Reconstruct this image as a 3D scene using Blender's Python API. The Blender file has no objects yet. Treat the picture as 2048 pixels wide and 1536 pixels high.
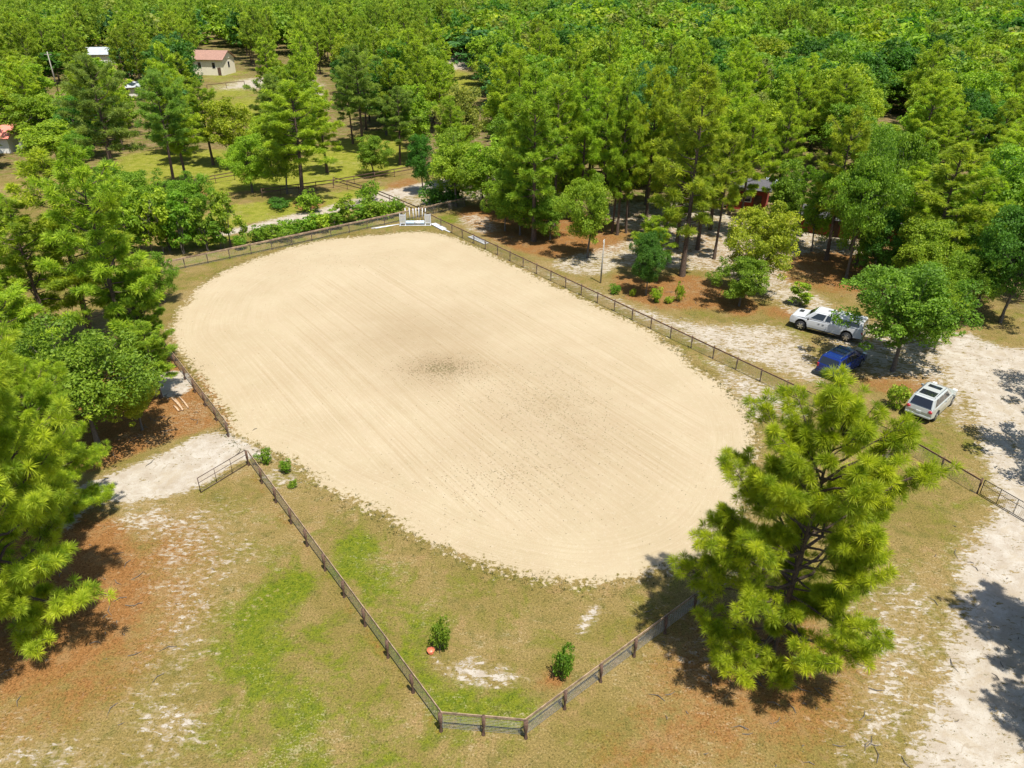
import bpy, bmesh, math, random
import numpy as np
from mathutils import Vector, Matrix
R = math.radians
D = bpy.data
S = bpy.context.scene
C = S.collection

# ------------------------------------------------------------------ camera
FPX, PITCH, ROLL, H = 1500.0, R(29.47), R(0.17), 29.2
cam = D.objects.new('camera', D.cameras.new('camera'))
C.objects.link(cam)
cam.data.sensor_width = 36.0
cam.data.lens = 36.0 * FPX / 2048.0
cam.data.clip_start = 0.5
cam.data.clip_end = 6000
cam.matrix_world = Matrix.Translation((0, 0, H)) @ Matrix.Rotation(math.pi/2 - PITCH, 4, 'X') @ Matrix.Rotation(ROLL, 4, 'Z')
S.camera = cam

# ------------------------------------------------------------------ light
SUN_EL, SUN_AZ = R(70), R(146)      # azimuth clockwise from +Y
sd = Vector((math.sin(SUN_AZ)*math.cos(SUN_EL), math.cos(SUN_AZ)*math.cos(SUN_EL), math.sin(SUN_EL)))
sun = D.objects.new('sun', D.lights.new('sun', 'SUN'))
C.objects.link(sun)
sun.data.energy = 5.0
sun.data.angle = R(0.53)
sun.data.color = (1.0, 0.955, 0.87)
sun.rotation_euler = sd.to_track_quat('Z', 'Y').to_euler()
w = D.worlds.new('World'); S.world = w; w.use_nodes = True
nt = w.node_tree
sky = nt.nodes.new('ShaderNodeTexSky'); sky.sky_type = 'NISHITA'; sky.sun_disc = False
sky.sun_elevation = SUN_EL; sky.sun_rotation = SUN_AZ
bg = nt.nodes['Background']; nt.links.new(sky.outputs[0], bg.inputs[0]); bg.inputs[1].default_value = 0.105
S.view_settings.view_transform = 'Standard'
S.view_settings.look = 'None'
S.view_settings.exposure = 0.8
S.view_settings.gamma = 1.0
S.render.engine = 'CYCLES'
S.cycles.max_bounces = 5
S.cycles.diffuse_bounces = 3
S.cycles.transmission_bounces = 3
S.cycles.caustics_reflective = False
S.cycles.caustics_refractive = False

# ------------------------------------------------------------------ measuring: a point of the photograph to the ground
def G(x, y, z=0.0):
    X = x-1024; Y = y-768
    c, s = math.cos(ROLL), math.sin(ROLL)
    X, Y = c*X + s*Y, -s*X + c*Y
    ry = math.cos(PITCH)*FPX - Y*math.sin(PITCH)
    rz = -math.sin(PITCH)*FPX - Y*math.cos(PITCH)
    t = (z-H)/rz
    return (X*t, ry*t)
def PR(x, y, z):
    z = z-H
    d = y*math.cos(PITCH) - z*math.sin(PITCH); u = y*math.sin(PITCH) + z*math.cos(PITCH)
    X = FPX*x/d; Y = -FPX*u/d
    c, s = math.cos(ROLL), math.sin(ROLL)
    return (1024 + c*X - s*Y, 768 + s*X + c*Y)
def height_to(g, ty):
    lo, hi = 0.0, 60.0
    for _ in range(40):
        m = (lo+hi)/2
        if PR(g[0], g[1], m)[1] > ty: lo = m
        else: hi = m
    return lo
def depth(g): return g[1]*math.cos(PITCH) + H*math.sin(PITCH)

# ------------------------------------------------------------------ mesh helpers
def tag(o, label=None, cat=None, group=None, kind=None):
    if label: o['label'] = label
    if cat: o['category'] = cat
    if group: o['group'] = group
    if kind: o['kind'] = kind
    return o
def link(name, me, parent=None, mats=None):
    o = D.objects.new(name, me); C.objects.link(o)
    if parent is not None: o.parent = parent
    return o
def empty(name, loc, rz=0.0):
    o = D.objects.new(name, None); C.objects.link(o)
    o.location = loc; o.rotation_euler = (0, 0, rz); o.empty_display_size = 0.3
    return o
def raw_mesh(name, verts, faces, mat, tint=None, smooth=False):
    """verts Nx3, faces MxK (K fixed)"""
    me = D.meshes.new(name)
    verts = np.asarray(verts, np.float32); faces = np.asarray(faces, np.int32)
    m, k = faces.shape
    me.vertices.add(len(verts)); me.vertices.foreach_set('co', verts.ravel())
    me.loops.add(m*k); me.loops.foreach_set('vertex_index', faces.ravel())
    me.polygons.add(m); me.polygons.foreach_set('loop_start', np.arange(0, m*k, k, dtype=np.int32))
    me.polygons.foreach_set('use_smooth', np.full(m, smooth))
    me.update(calc_edges=True)
    if tint is not None:
        a = me.attributes.new('tint', 'FLOAT_COLOR', 'FACE')
        t = np.ones((m, 4), np.float32); t[:, :3] = tint
        a.data.foreach_set('color', t.ravel())
    me.materials.append(mat)
    return me
class MB:
    def __init__(s): s.b = bmesh.new()
    def box(s, lo, hi, M=None):
        vs = [Vector((x, y, z)) for x in (lo[0], hi[0]) for y in (lo[1], hi[1]) for z in (lo[2], hi[2])]
        if M is not None: vs = [M @ v for v in vs]
        v = [s.b.verts.new(c) for c in vs]
        for f in ((0,1,3,2),(4,6,7,5),(0,4,5,1),(2,3,7,6),(0,2,6,4),(1,5,7,3)):
            s.b.faces.new([v[i] for i in f])
        return s
    def bar(s, a, b, wy, wz):
        """box beam between two points, wy across, wz up"""
        a = Vector(a); b = Vector(b); d = (b-a); L = d.length; d.normalize()
        side = d.cross(Vector((0, 0, 1)))
        if side.length < 1e-4: side = Vector((1, 0, 0))
        side.normalize(); up = side.cross(d)
        M = Matrix((( d.x, side.x, up.x, a.x), (d.y, side.y, up.y, a.y), (d.z, side.z, up.z, a.z), (0,0,0,1)))
        return s.box((0, -wy/2, -wz/2), (L, wy/2, wz/2), M)
    def tube(s, pts, rad, n=8, cap=True):
        pts = [Vector(p) for p in pts]
        if not hasattr(rad, '__len__'): rad = [rad]*len(pts)
        rings = []
        for i, p in enumerate(pts):
            d = (pts[min(i+1, len(pts)-1)] - pts[max(i-1, 0)]).normalized()
            u = d.cross(Vector((0, 0, 1)))
            if u.length < 1e-3: u = Vector((1, 0, 0))
            u.normalize(); v = d.cross(u)
            rings.append([s.b.verts.new(p + (u*math.cos(2*math.pi*k/n) + v*math.sin(2*math.pi*k/n))*rad[i]) for k in range(n)])
        for a, b in zip(rings, rings[1:]):
            for k in range(n): s.b.faces.new((a[k], a[(k+1) % n], b[(k+1) % n], b[k]))
        if cap:
            s.b.faces.new(rings[0][::-1]); s.b.faces.new(rings[-1])
        return s
    def prism(s, prof, y0, y1):
        """profile (x,z) extruded along y"""
        a = [s.b.verts.new((x, y0, z)) for x, z in prof]; b = [s.b.verts.new((x, y1, z)) for x, z in prof]
        n = len(prof)
        s.b.faces.new(a[::-1]); s.b.faces.new(b)
        for i in range(n): s.b.faces.new((a[i], a[(i+1) % n], b[(i+1) % n], b[i]))
        return s
    def poly(s, pts): s.b.faces.new([s.b.verts.new(p) for p in pts]); return s
    def slab(s, q, t):
        """4 points, thickened by t along the normal"""
        q = [Vector(p) for p in q]; n = (q[1]-q[0]).cross(q[2]-q[0]).normalized()*t
        a = [s.b.verts.new(p) for p in q]; b = [s.b.verts.new(p+n) for p in q]
        k = len(q)
        s.b.faces.new(a[::-1]); s.b.faces.new(b)
        for i in range(k): s.b.faces.new((a[i], a[(i+1) % k], b[(i+1) % k], b[i]))
        return s
    def bevel(s, w, seg=2):
        bmesh.ops.recalc_face_normals(s.b, faces=s.b.faces)
        es = [e for e in s.b.edges if len(e.link_faces) == 2 and e.calc_face_angle(0) > 0.5]
        bmesh.ops.bevel(s.b, geom=es, offset=w, segments=seg, affect='EDGES', clamp_overlap=True)
        return s
    def mesh(s, name, mat, smooth=False):
        bmesh.ops.recalc_face_normals(s.b, faces=s.b.faces)
        me = D.meshes.new(name); s.b.to_mesh(me); s.b.free()
        me.materials.append(mat)
        if smooth:
            me.polygons.foreach_set('use_smooth', np.ones(len(me.polygons), bool))
        return me
    def build(s, name, mat, parent=None, smooth=False):
        return link(name, s.mesh(name, mat, smooth), parent)

# ------------------------------------------------------------------ node helpers
class NG:
    def __init__(s, name):
        s.m = D.materials.new(name); s.m.use_nodes = True; s.t = s.m.node_tree
        s.bs = s.t.nodes['Principled BSDF']; s.out = s.t.nodes['Material Output']
    def n(s, typ, **k):
        x = s.t.nodes.new(typ)
        for a, b in k.items(): setattr(x, a, b)
        return x
    def set(s, sock, v):
        if hasattr(v, 'is_output') or isinstance(v, bpy.types.NodeSocket): s.t.links.new(v, sock)
        elif hasattr(v, '__len__') and len(v) == 3 and sock.type == 'RGBA': sock.default_value = (*v, 1)
        else: sock.default_value = v
    def math(s, op, a, b=0.0, c=0.0, clamp=False):
        x = s.n('ShaderNodeMath', operation=op, use_clamp=clamp)
        s.set(x.inputs[0], a); s.set(x.inputs[1], b); s.set(x.inputs[2], c)
        return x.outputs[0]
    def mix(s, f, a, b, blend='MIX'):
        x = s.n('ShaderNodeMix', data_type='RGBA', blend_type=blend)
        s.set(x.inputs[0], f); s.set(x.inputs[6], a); s.set(x.inputs[7], b)
        return x.outputs[2]
    def ss(s, v, lo, hi):
        x = s.n('ShaderNodeMapRange', interpolation_type='SMOOTHSTEP')
        s.set(x.inputs[0], v); s.set(x.inputs[1], lo); s.set(x.inputs[2], hi)
        return x.outputs[0]
    def noise(s, vec, scale, detail=3, rough=0.55, dist=0.0):
        x = s.n('ShaderNodeTexNoise')
        if vec is not None: s.set(x.inputs['Vector'], vec)
        s.set(x.inputs['Scale'], scale); s.set(x.inputs['Detail'], detail); s.set(x.inputs['Roughness'], rough); s.set(x.inputs['Distortion'], dist)
        return x.outputs[0]
    def attr(s, name, typ='GEOMETRY'): return s.n('ShaderNodeAttribute', attribute_name=name, attribute_type=typ)
    def bump(s, h, strength=0.3, dist=0.05):
        x = s.n('ShaderNodeBump'); s.set(x.inputs['Strength'], strength); s.set(x.inputs['Distance'], dist); s.set(x.inputs['Height'], h)
        return x.outputs[0]
def simple(name, col, rough=0.6, metal=0.0, var=0.25, scale=6.0, bump=0.0, coat=0.0, spec=0.5, stretch=None):
    g = NG(name)
    tc = g.n('ShaderNodeTexCoord').outputs['Object']
    if stretch:
        mp = g.n('ShaderNodeMapping'); g.set(mp.inputs[0], tc); mp.inputs['Scale'].default_value = stretch; tc = mp.outputs[0]
    nz = g.noise(tc, scale, 5, 0.6)
    f = g.ss(nz, 0.3, 0.7)
    dark = tuple(c*(1-var) for c in col); lite = tuple(min(1, c*(1+var*0.5)) for c in col)
    g.set(g.bs.inputs['Base Color'], g.mix(f, dark, lite))
    g.bs.inputs['Roughness'].default_value = rough; g.bs.inputs['Metallic'].default_value = metal
    g.bs.inputs['Specular IOR Level'].default_value = spec
    if coat: g.bs.inputs['Coat Weight'].default_value = coat; g.bs.inputs['Coat Roughness'].default_value = 0.05
    if bump: g.set(g.bs.inputs['Normal'], g.bump(nz, bump, 0.02))
    return g.m
def foliage_mat(name, trans=0.35, rough=0.55):
    g = NG(name)
    oi = g.n('ShaderNodeObjectInfo')
    t = g.attr('tint')
    col = g.mix(1.0, oi.outputs['Color'], t.outputs['Color'], 'MULTIPLY')
    g.set(g.bs.inputs['Base Color'], col); g.bs.inputs['Roughness'].default_value = rough
    g.bs.inputs['Specular IOR Level'].default_value = 0.25
    tr = g.n('ShaderNodeBsdfTranslucent')
    g.set(tr.inputs[0], g.mix(1.0, col, (1.15, 1.25, 0.6), 'MULTIPLY'))
    mx = g.n('ShaderNodeMixShader'); mx.inputs[0].default_value = trans
    g.t.links.new(g.bs.outputs[0], mx.inputs[1]); g.t.links.new(tr.outputs[0], mx.inputs[2])
    g.t.links.new(mx.outputs[0], g.out.inputs[0])
    return g.m
M = {}
M['leaf'] = foliage_mat('leaf', 0.48)
M['needle'] = foliage_mat('needle', 0.48)
M['bark_pine'] = simple('bark_pine', (0.10, 0.065, 0.045), 0.9, var=0.6, scale=9, bump=0.6, stretch=(3, 3, 0.8))
M['bark_oak'] = simple('bark_oak', (0.12, 0.10, 0.08), 0.9, var=0.5, scale=9, bump=0.5, stretch=(3, 3, 0.8))
M['bark_pale'] = simple('bark_pale', (0.30, 0.28, 0.24), 0.85, var=0.4, scale=9)
M['post'] = simple('post_wood', (0.10, 0.055, 0.034), 0.85, var=0.5, scale=14, bump=0.4, stretch=(2, 2, 0.6))
M['rail'] = simple('rail_wood', (0.20, 0.115, 0.058), 0.85, var=0.45, scale=3, bump=0.3)
M['rail_grey'] = simple('rail_grey_wood', (0.25, 0.175, 0.11), 0.9, var=0.5, scale=3, bump=0.3)
M['rail_dark'] = simple('rail_dark_wood', (0.10, 0.055, 0.035), 0.85, var=0.45, scale=3)
M['wire'] = simple('galvanised_wire', (0.30, 0.29, 0.28), 0.5, metal=0.3, var=0.2, scale=2)
M['gate_tube'] = simple('gate_brown_tube', (0.07, 0.04, 0.035), 0.45, metal=0.3, var=0.3)
M['black_tube'] = simple('gate_black_tube', (0.02, 0.018, 0.022), 0.45, metal=0.3, var=0.3)
M['white_paint'] = simple('white_paint', (0.58, 0.59, 0.61), 0.45, var=0.12, scale=4)
M['pale_blue'] = simple('pale_blue_plastic', (0.45, 0.55, 0.68), 0.4, var=0.1)
M['log'] = simple('peeled_log', (0.42, 0.28, 0.17), 0.8, var=0.35, scale=5)

# ------------------------------------------------------------------ ground
rng = np.random.default_rng(7)
def GP(pts): return np.array([G(*p) for p in pts])
def sdpoly(P, X, Y):
    """signed distance, positive inside"""
    d = np.full(X.shape, 1e9); ins = np.zeros(X.shape, bool)
    n = len(P)
    for i in range(n):
        a, b = P[i], P[(i+1) % n]
        e = b-a; L = (e**2).sum() + 1e-12
        t = np.clip(((X-a[0])*e[0] + (Y-a[1])*e[1])/L, 0, 1)
        d = np.minimum(d, np.hypot(X-a[0]-t*e[0], Y-a[1]-t*e[1]))
        c = ((a[1] > Y) != (b[1] > Y)) & (X < (b[0]-a[0])*(Y-a[1])/((b[1]-a[1])+1e-12) + a[0])
        ins ^= c
    return np.where(ins, d, -d)
def smooth_closed(P, it=2):
    for _ in range(it):
        Q = np.roll(P, -1, 0)
        P = np.stack([0.75*P+0.25*Q, 0.25*P+0.75*Q], 1).reshape(-1, 2)
    return P
xs = np.concatenate([-np.geomspace(2600, 62, 26), np.arange(-60, 60.01, 0.33), np.geomspace(62, 2600, 26)])
ys = np.concatenate([np.linspace(-120, 8, 14), np.arange(12, 122.01, 0.33), np.geomspace(124, 4000, 60)])
X, Y = np.meshgrid(xs, ys)
arena_px = [(760,469),(830,463),(890,467),(940,490),(1000,517),(1100,567),(1200,615),(1300,662),(1345,692),(1385,728),(1440,768),
 (1480,808),(1502,850),(1510,900),(1500,980),(1462,1058),(1405,1108),(1335,1142),(1250,1163),(1150,1168),(1050,1150),(950,1125),(870,1090),
 (800,1050),(735,1012),(680,990),(625,955),(590,925),(540,900),(480,880),(465,862),(434,801),(393,742),(351,694),(340,665),(365,610),(400,572),(450,543),(520,513),(600,490),(680,475)]
A_arena = smooth_closed(GP(arena_px))
sd_ar = sdpoly(A_arena, X, Y)
def zone(px, feather, strength=1.0):
    P = smooth_closed(GP(px), 2)
    d = sdpoly(P, X, Y)
    t = np.clip(d/(3.2*feather) + 0.5, 0, 1)
    return strength*t*t*(3-2*t)
def umax(*a):
    r = a[0]
    for b in a[1:]: r = np.maximum(r, b)
    return r
white = umax(
 zone([(2100,700),(1990,690),(1930,655),(1850,690),(1870,740),(1935,800),(1950,870),(1965,930),(1995,1010),(1935,1060),(1905,1130),(1895,1230),(1880,1300),(1840,1420),(1790,1536),(1780,1700),(2600,1700),(2600,650)], 1.0, 0.92),
 zone([(200,955),(330,903),(410,862),(455,862),(510,885),(600,945),(500,905),(400,985),(240,1012),(190,1000),(140,1070),(60,1060),(100,990)], 0.5),
 zone([(1080,522),(1200,495),(1280,470),(1180,430),(1230,400),(1420,400),(1500,450),(1700,455),(1760,520),(1600,500),(1560,560),(1680,600),(1660,640),(1590,640),(1540,600),(1440,545),(1340,540),(1250,530),(1200,560),(1120,547)], 0.8, 0.68),
 zone([(305,748),(375,735),(392,775),(352,800),(300,790)], 0.3, 1.0),
 zone([(960,492),(1100,545),(1250,600),(1400,650),(1580,640),(1680,770),(1600,770),(1340,670),(1200,600)], 1.2, 0.74),
 zone([(1380,690),(1600,790),(1660,830),(1500,860),(1440,780)], 1.0, 0.66),
 zone([(850,1300),(870,1345),(960,1385),(1060,1362),(1040,1345),(970,1320),(945,1300),(900,1330)], 0.5, 0.75),
 zone([(1190,1195),(1215,1215),(1165,1272),(1140,1268)], 0.4, 0.85),
 zone([(220,980),(500,990),(540,1130),(470,1200),(400,1400),(470,1500),(250,1650),(180,1536),(290,1250),(270,1100)], 2.0, 0.50),
 zone([(290,1060),(420,1080),(380,1200),(330,1330),(290,1300)], 1.5, 0.58),
 zone([(220,1000),(330,990),(400,1040),(300,1110),(220,1060)], 0.8, 0.6),
 zone([(230,1480),(330,1380),(420,1420),(380,1510)], 0.8, 0.68),
 zone([(-100,1430),(200,1450),(350,1600),(-100,1600)], 1.5, 0.55),
 zone([(430,462),(640,416),(760,383),(850,363),(1000,333),(1010,352),(860,387),(760,407),(640,434),(430,480)], 0.8, 0.9),
 zone([(700,400),(780,370),(880,375),(1000,330),(1050,380),(960,405),(860,412),(780,420)], 1.0, 0.62),
 zone([(1700,1180),(1900,1130),(1880,1400),(1820,1500),(1650,1600),(1690,1350)], 1.5, 0.62),
 zone([(1600,640),(1950,640),(2000,860),(1900,870),(1840,760),(1700,760)], 1.5, 0.68),
 zone([(500,930),(590,930),(620,970),(560,990),(510,960)], 0.5, 0.5),
 zone([(1280,1250),(1500,1200),(1500,1380),(1300,1360)], 1.5, 0.42),
 zone([(900,430),(980,425),(1010,470),(930,468)], 0.8, 0.6),
 zone([(400,170),(500,150),(640,150),(660,200),(640,210),(560,180),(420,182)], 1.5, 0.9),
 zone([(100,240),(180,225),(280,190),(300,200),(180,245)], 2.0, 0.8),
 zone([(870,120),(960,90),(980,130),(880,150)], 2.0, 0.8),
 zone([(1730,700),(1860,700),(1880,745),(1740,750)], 1.5, 0.4))
straw = umax(
 zone([(385,740),(420,796),(458,862),(480,868),(452,806),(408,744)], 0.15, 0.9),
 zone([(1080,440),(1250,400),(1420,470),(1560,500),(1800,470),(1900,560),(1850,640),(1700,600),(1500,560),(1250,500)], 1.5, 0.62),
 zone([(150,960),(330,885),(440,850),(458,872),(398,770),(337,690),(300,700),(100,780),(-100,850),(-100,990)], 0.5, 1.0),
 zone([(-200,1440),(0,1410),(180,1340),(330,1230),(310,1130),(260,1040),(100,1010),(-300,1010)], 1.2, 1.15),
 zone([(-200,1540),(100,1510),(300,1370),(430,1220),(470,1080),(380,1010),(230,1010),(150,1300)], 2.0, 0.72),
 zone([(1290,1240),(1420,1190),(1600,1230),(1760,1290),(1770,1420),(1640,1540),(1300,1560),(1150,1560),(1280,1400)], 2.0, 0.75),
 zone([(1420,1210),(1600,1230),(1720,1290),(1700,1340),(1560,1360),(1450,1330)], 1.4, 0.95),
 zone([(900,420),(960,405),(1100,430),(1200,445),(1270,500),(1180,510),(1130,520),(1050,510),(960,470)], 0.8, 1.0),
 zone([(1220,540),(1290,560),(1350,545),(1440,560),(1530,610),(1500,640),(1400,615),(1310,625),(1230,590)], 0.9, 0.95),
 zone([(1310,430),(1420,440),(1440,480),(1400,520),(1330,510)], 0.9, 0.8),
 zone([(1580,490),(1700,495),(1790,550),(1760,595),(1640,575),(1570,530)], 0.9, 0.95),
 zone([(1500,605),(1620,620),(1580,645),(1520,630)], 0.7, 0.8),
 zone([(760,372),(830,350),(850,380),(780,392)], 0.8, 0.9),
 zone([(330,385),(400,375),(430,395),(350,402)], 0.8, 0.9), zone([(580,400),(650,395),(650,420),(590,425)], 0.8, 0.9),
 zone([(1700,750),(1860,742),(1895,770),(1840,795),(1740,790)], 0.8, 0.8),
 zone([(485,925),(520,950),(620,1090),(700,1200),(780,1310),(888,1468),(872,1474),(765,1325),(685,1218),(605,1105),(500,965)], 0.2, 0.5),
 zone([(1060,1365),(1110,1320),(1160,1345),(1130,1385),(1070,1385)], 0.4, 0.8),
 zone([(1780,895),(1815,895),(1870,945),(1810,915)], 0.2, 0.6))
lush = umax(
 zone([(430,1280),(480,1190),(600,1120),(645,1170),(590,1230),(560,1290),(650,1400),(720,1520),(600,1600),(500,1400)], 1.3, 0.95),
 zone([(640,1140),(690,1055),(770,1080),(740,1140),(690,1175)], 0.8, 1.0),
 zone([(620,1110),(700,1090),(760,1180),(820,1290),(780,1290),(690,1190)], 0.9, 0.5),
 zone([(430,1180),(620,1150),(900,1500),(1250,1700),(400,1700)], 2.5, 0.45),
 zone([(790,1290),(840,1390),(900,1440),(1050,1450),(1100,1390),(1000,1385),(880,1370),(840,1300)], 0.6, 0.9),
 zone([(690,1060),(760,1090),(900,1250),(840,1300),(780,1280),(700,1180)], 1.0, 0.6),
 zone([(1780,840),(1900,850),(1960,960),(1850,1010)], 1.2, 0.4), zone([(1920,670),(2010,690),(2000,720),(1930,700)], 0.6, 0.6),
 zone([(1370,690),(1450,725),(1440,745),(1390,725)], 0.6, 0.3),
 zone([(860,435),(900,425),(960,440),(900,450)], 0.5, 0.5),
 zone([(320,520),(800,425),(850,440),(760,462),(600,483),(330,560)], 0.8, 0.35),
 zone([(430,478),(640,432),(800,400),(830,425),(340,515),(330,480)], 0.8, 0.6))
lawn = umax(
 zone([(100,395),(230,300),(450,300),(600,330),(750,245),(830,300),(830,340),(640,372),(350,392)], 1.5, 1.0),
 zone([(380,500),(400,470),(640,425),(850,375),(850,362),(640,385),(380,420)], 1.2, 0.7),
 zone([(400,160),(500,130),(540,200),(520,260),(430,230)], 3.0, 1.0),
 zone([(860,120),(960,150),(980,200),(880,220)], 3.0, 1.0))
far_t = np.clip((Y - 118)/25, 0, 1)
floor_px = [(-900,420),(0,345),(330,300),(700,300),(850,330),(960,390),(1250,470),(1450,430),(1800,500),(2000,600),(2600,800),(2600,40),(-900,40)]
P_floor = GP([(-900,460),(0,350),(330,330),(700,330),(850,340),(960,400),(1250,440),(1450,430),(1800,520),(2020,610),(2600,800)])
P_floor = np.vstack([P_floor, [[2600, 4000], [-2600, 4000]]])
floor_ = np.clip(sdpoly(P_floor, X, Y)/3+0.5, 0, 1)*np.where(X < 0.0-Y*0.12, 0.75, 1.0)
Zh = np.zeros_like(X)
verts = np.stack([X.ravel(), Y.ravel(), Zh.ravel()], 1)
ny, nx = X.shape
idx = np.arange(ny*nx).reshape(ny, nx)
faces = np.stack([idx[:-1, :-1].ravel(), idx[:-1, 1:].ravel(), idx[1:, 1:].ravel(), idx[1:, :-1].ravel()], 1)

g = NG('ground')
pos = g.n('ShaderNodeNewGeometry').outputs['Position']
def A(n): return g.attr(n).outputs['Fac']
nb = g.noise(pos, 0.18, 4, 0.6); nm = g.noise(pos, 0.9, 5, 0.62); nf = g.noise(pos, 5.5, 5, 0.65); nff = g.noise(pos, 22, 3, 0.7)
nk = g.noise(pos, 2.2, 4, 0.7, 0.4)
# dry grass
def cen(n, k): return g.math('MULTIPLY', g.math('SUBTRACT', n, 0.5), k)
n3 = g.noise(pos, 3.0, 4, 0.7); n9 = g.noise(pos, 11, 3, 0.7); nx_ = g.noise(pos, 34, 2, 0.8); npt = g.noise(pos, 0.45, 5, 0.7, 0.6)
wv = g.n('ShaderNodeMapping'); g.set(wv.inputs[0], pos); wv.inputs['Rotation'].default_value = (0, 0, R(35)); wv.inputs['Scale'].default_value = (1.0, 2.3, 1)
nfl = g.noise(wv.outputs[0], 1.7, 4, 0.72, 0.5)          # flecks, drawn out by mowing and rain
grass = g.mix(g.ss(nb, 0.35, 0.65), (0.165, 0.128, 0.034), (0.225, 0.162, 0.060))
grass = g.mix(g.math('MULTIPLY', g.ss(npt, 0.46, 0.62), 0.55), grass, (0.120, 0.122, 0.016))
grass = g.mix(g.math('MULTIPLY', g.ss(nm, 0.46, 0.34), 0.55), grass, (0.105, 0.100, 0.022))
grass = g.mix(g.math('MULTIPLY', g.ss(nm, 0.52, 0.70), 0.55), grass, (0.260, 0.165, 0.075))
lm = g.ss(g.math('ADD', A('lush'), g.math('ADD', cen(npt, 2.2), cen(n3, 0.9))), 0.10, 0.80)
lushc = g.mix(g.ss(n3, 0.35, 0.65), (0.065, 0.105, 0.003), (0.140, 0.165, 0.006))
grass = g.mix(g.math('MULTIPLY', lm, 0.85), grass, lushc)
lawnc = g.mix(g.ss(nm, 0.35, 0.65), (0.15, 0.17, 0.012), (0.23, 0.225, 0.035))
grass = g.mix(g.ss(g.math('ADD', A('lawn'), cen(npt, 1.2)), 0.3, 0.7), grass, lawnc)
fm = g.math('MULTIPLY', A('floor'), g.math('SUBTRACT', 1.0, A('lawn')), clamp=True)
floorc = g.mix(g.ss(nm, 0.40, 0.60), (0.12, 0.085, 0.030), (0.22, 0.165, 0.085))
floorc = g.mix(g.ss(npt, 0.48, 0.58), floorc, (0.11, 0.125, 0.022))
grass = g.mix(fm, grass, floorc)
# straw
strawc = g.mix(g.ss(nf, 0.3, 0.7), (0.165, 0.075, 0.021), (0.262, 0.130, 0.042))
strawc = g.mix(g.math('MULTIPLY', g.ss(nm, 0.48, 0.66), 0.6), strawc, (0.235, 0.150, 0.062))
strawc = g.mix(g.math('MULTIPLY', g.ss(n9, 0.56, 0.66), 0.5), strawc, (0.11, 0.045, 0.018))
c = g.mix(g.ss(g.math('ADD', A('straw'), g.math('ADD', cen(npt, 1.5), cen(n3, 1.0))), 0.22, 0.95), grass, strawc)
# grain: blades, needles and their tiny shadows
c = g.mix(g.ss(n9, 0.52, 0.66), c, g.mix(1.0, c, (1.45, 1.42, 1.5), 'MULTIPLY'))
c = g.mix(g.math('MULTIPLY', g.ss(n9, 0.47, 0.34), 0.9), c, g.mix(1.0, c, (0.42, 0.45, 0.40), 'MULTIPLY'))
c = g.mix(g.ss(nx_, 0.52, 0.66), c, g.mix(1.0, c, (1.5, 1.45, 1.6), 'MULTIPLY'))
c = g.mix(g.math('MULTIPLY', g.ss(nx_, 0.47, 0.34), 0.9), c, g.mix(1.0, c, (0.45, 0.47, 0.42), 'MULTIPLY'))
c = g.mix(g.math('MULTIPLY', g.ss(n3, 0.55, 0.68), 0.35), c, g.mix(1.0, c, (0.62, 0.64, 0.55), 'MULTIPLY'))
# bare white sand, ragged
wn = g.math('ADD', cen(nfl, 1.9), g.math('ADD', cen(nf, 0.8), cen(npt, 1.0)))
wm = g.ss(g.math('ADD', A('white'), wn), 0.60, 0.74)
whitec = g.mix(g.ss(nm, 0.35, 0.65), (0.36, 0.305, 0.24), (0.46, 0.42, 0.36))
whitec = g.mix(g.math('MULTIPLY', g.ss(npt, 0.52, 0.64), 0.5), whitec, (0.36, 0.29, 0.20))
whitec = g.mix(g.math('MULTIPLY', g.ss(n9, 0.56, 0.66), 0.40), whitec, (0.22, 0.165, 0.11))
ridge = g.math('ABSOLUTE', cen(g.noise(pos, 0.35, 3, 0.6, 1.0), 1.0))
whitec = g.mix(g.math('MULTIPLY', g.ss(ridge, 0.016, 0.004), g.math('MULTIPLY', g.ss(nm, 0.45, 0.6), 0.45)), whitec, (0.24, 0.18, 0.11))
thin = g.math('MULTIPLY', g.ss(g.math('ADD', A('white'), g.math('ADD', cen(nfl, 1.7), g.math('ADD', cen(n3, 1.6), cen(npt, 1.0)))), 0.34, 0.75), 0.55)
c = g.mix(thin, c, (0.36, 0.28, 0.17))
fl = g.ss(g.math('ADD', cen(nfl, 1.0), g.math('ADD', cen(n9, 0.9), cen(nb, 0.8))), 0.16, 0.24)
c = g.mix(g.math('MULTIPLY', fl, 0.45), c, (0.36, 0.30, 0.19))
c = g.mix(g.math('MULTIPLY', wm, 0.93), c, whitec)
# riding arena
fur = g.attr('furrow').outputs['Fac']; rin = g.attr('ring').outputs['Fac']; bl = g.math('ADD', A('ringmix'), 0.0, clamp=True)
def stripes(coord, freq, seed):
    cx = g.n('ShaderNodeCombineXYZ'); g.set(cx.inputs[0], g.math('MULTIPLY', coord, freq)); g.set(cx.inputs[1], seed)
    sp = g.n('ShaderNodeSeparateXYZ'); g.set(sp.inputs[0], pos)
    g.set(cx.inputs[2], g.math('MULTIPLY', g.math('ADD', sp.outputs[0], sp.outputs[1]), 0.16))
    return g.noise(cx.outputs[0], 1.0, 4, 0.85)
st = g.math('ADD', g.math('MULTIPLY', stripes(fur, 4.2, 0.0), g.math('SUBTRACT', 1.0, bl)), g.math('MULTIPLY', g.math('ADD', g.math('MULTIPLY', stripes(rin, 5.5, 7.0), 0.55), 0.225), bl))
sandc = g.mix(g.ss(nb, 0.3, 0.7), (0.380, 0.308, 0.192), (0.426, 0.354, 0.230))
sandc = g.mix(g.math('MULTIPLY', g.ss(st, 0.47, 0.60), 0.40), sandc, (0.490, 0.400, 0.285))
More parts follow.
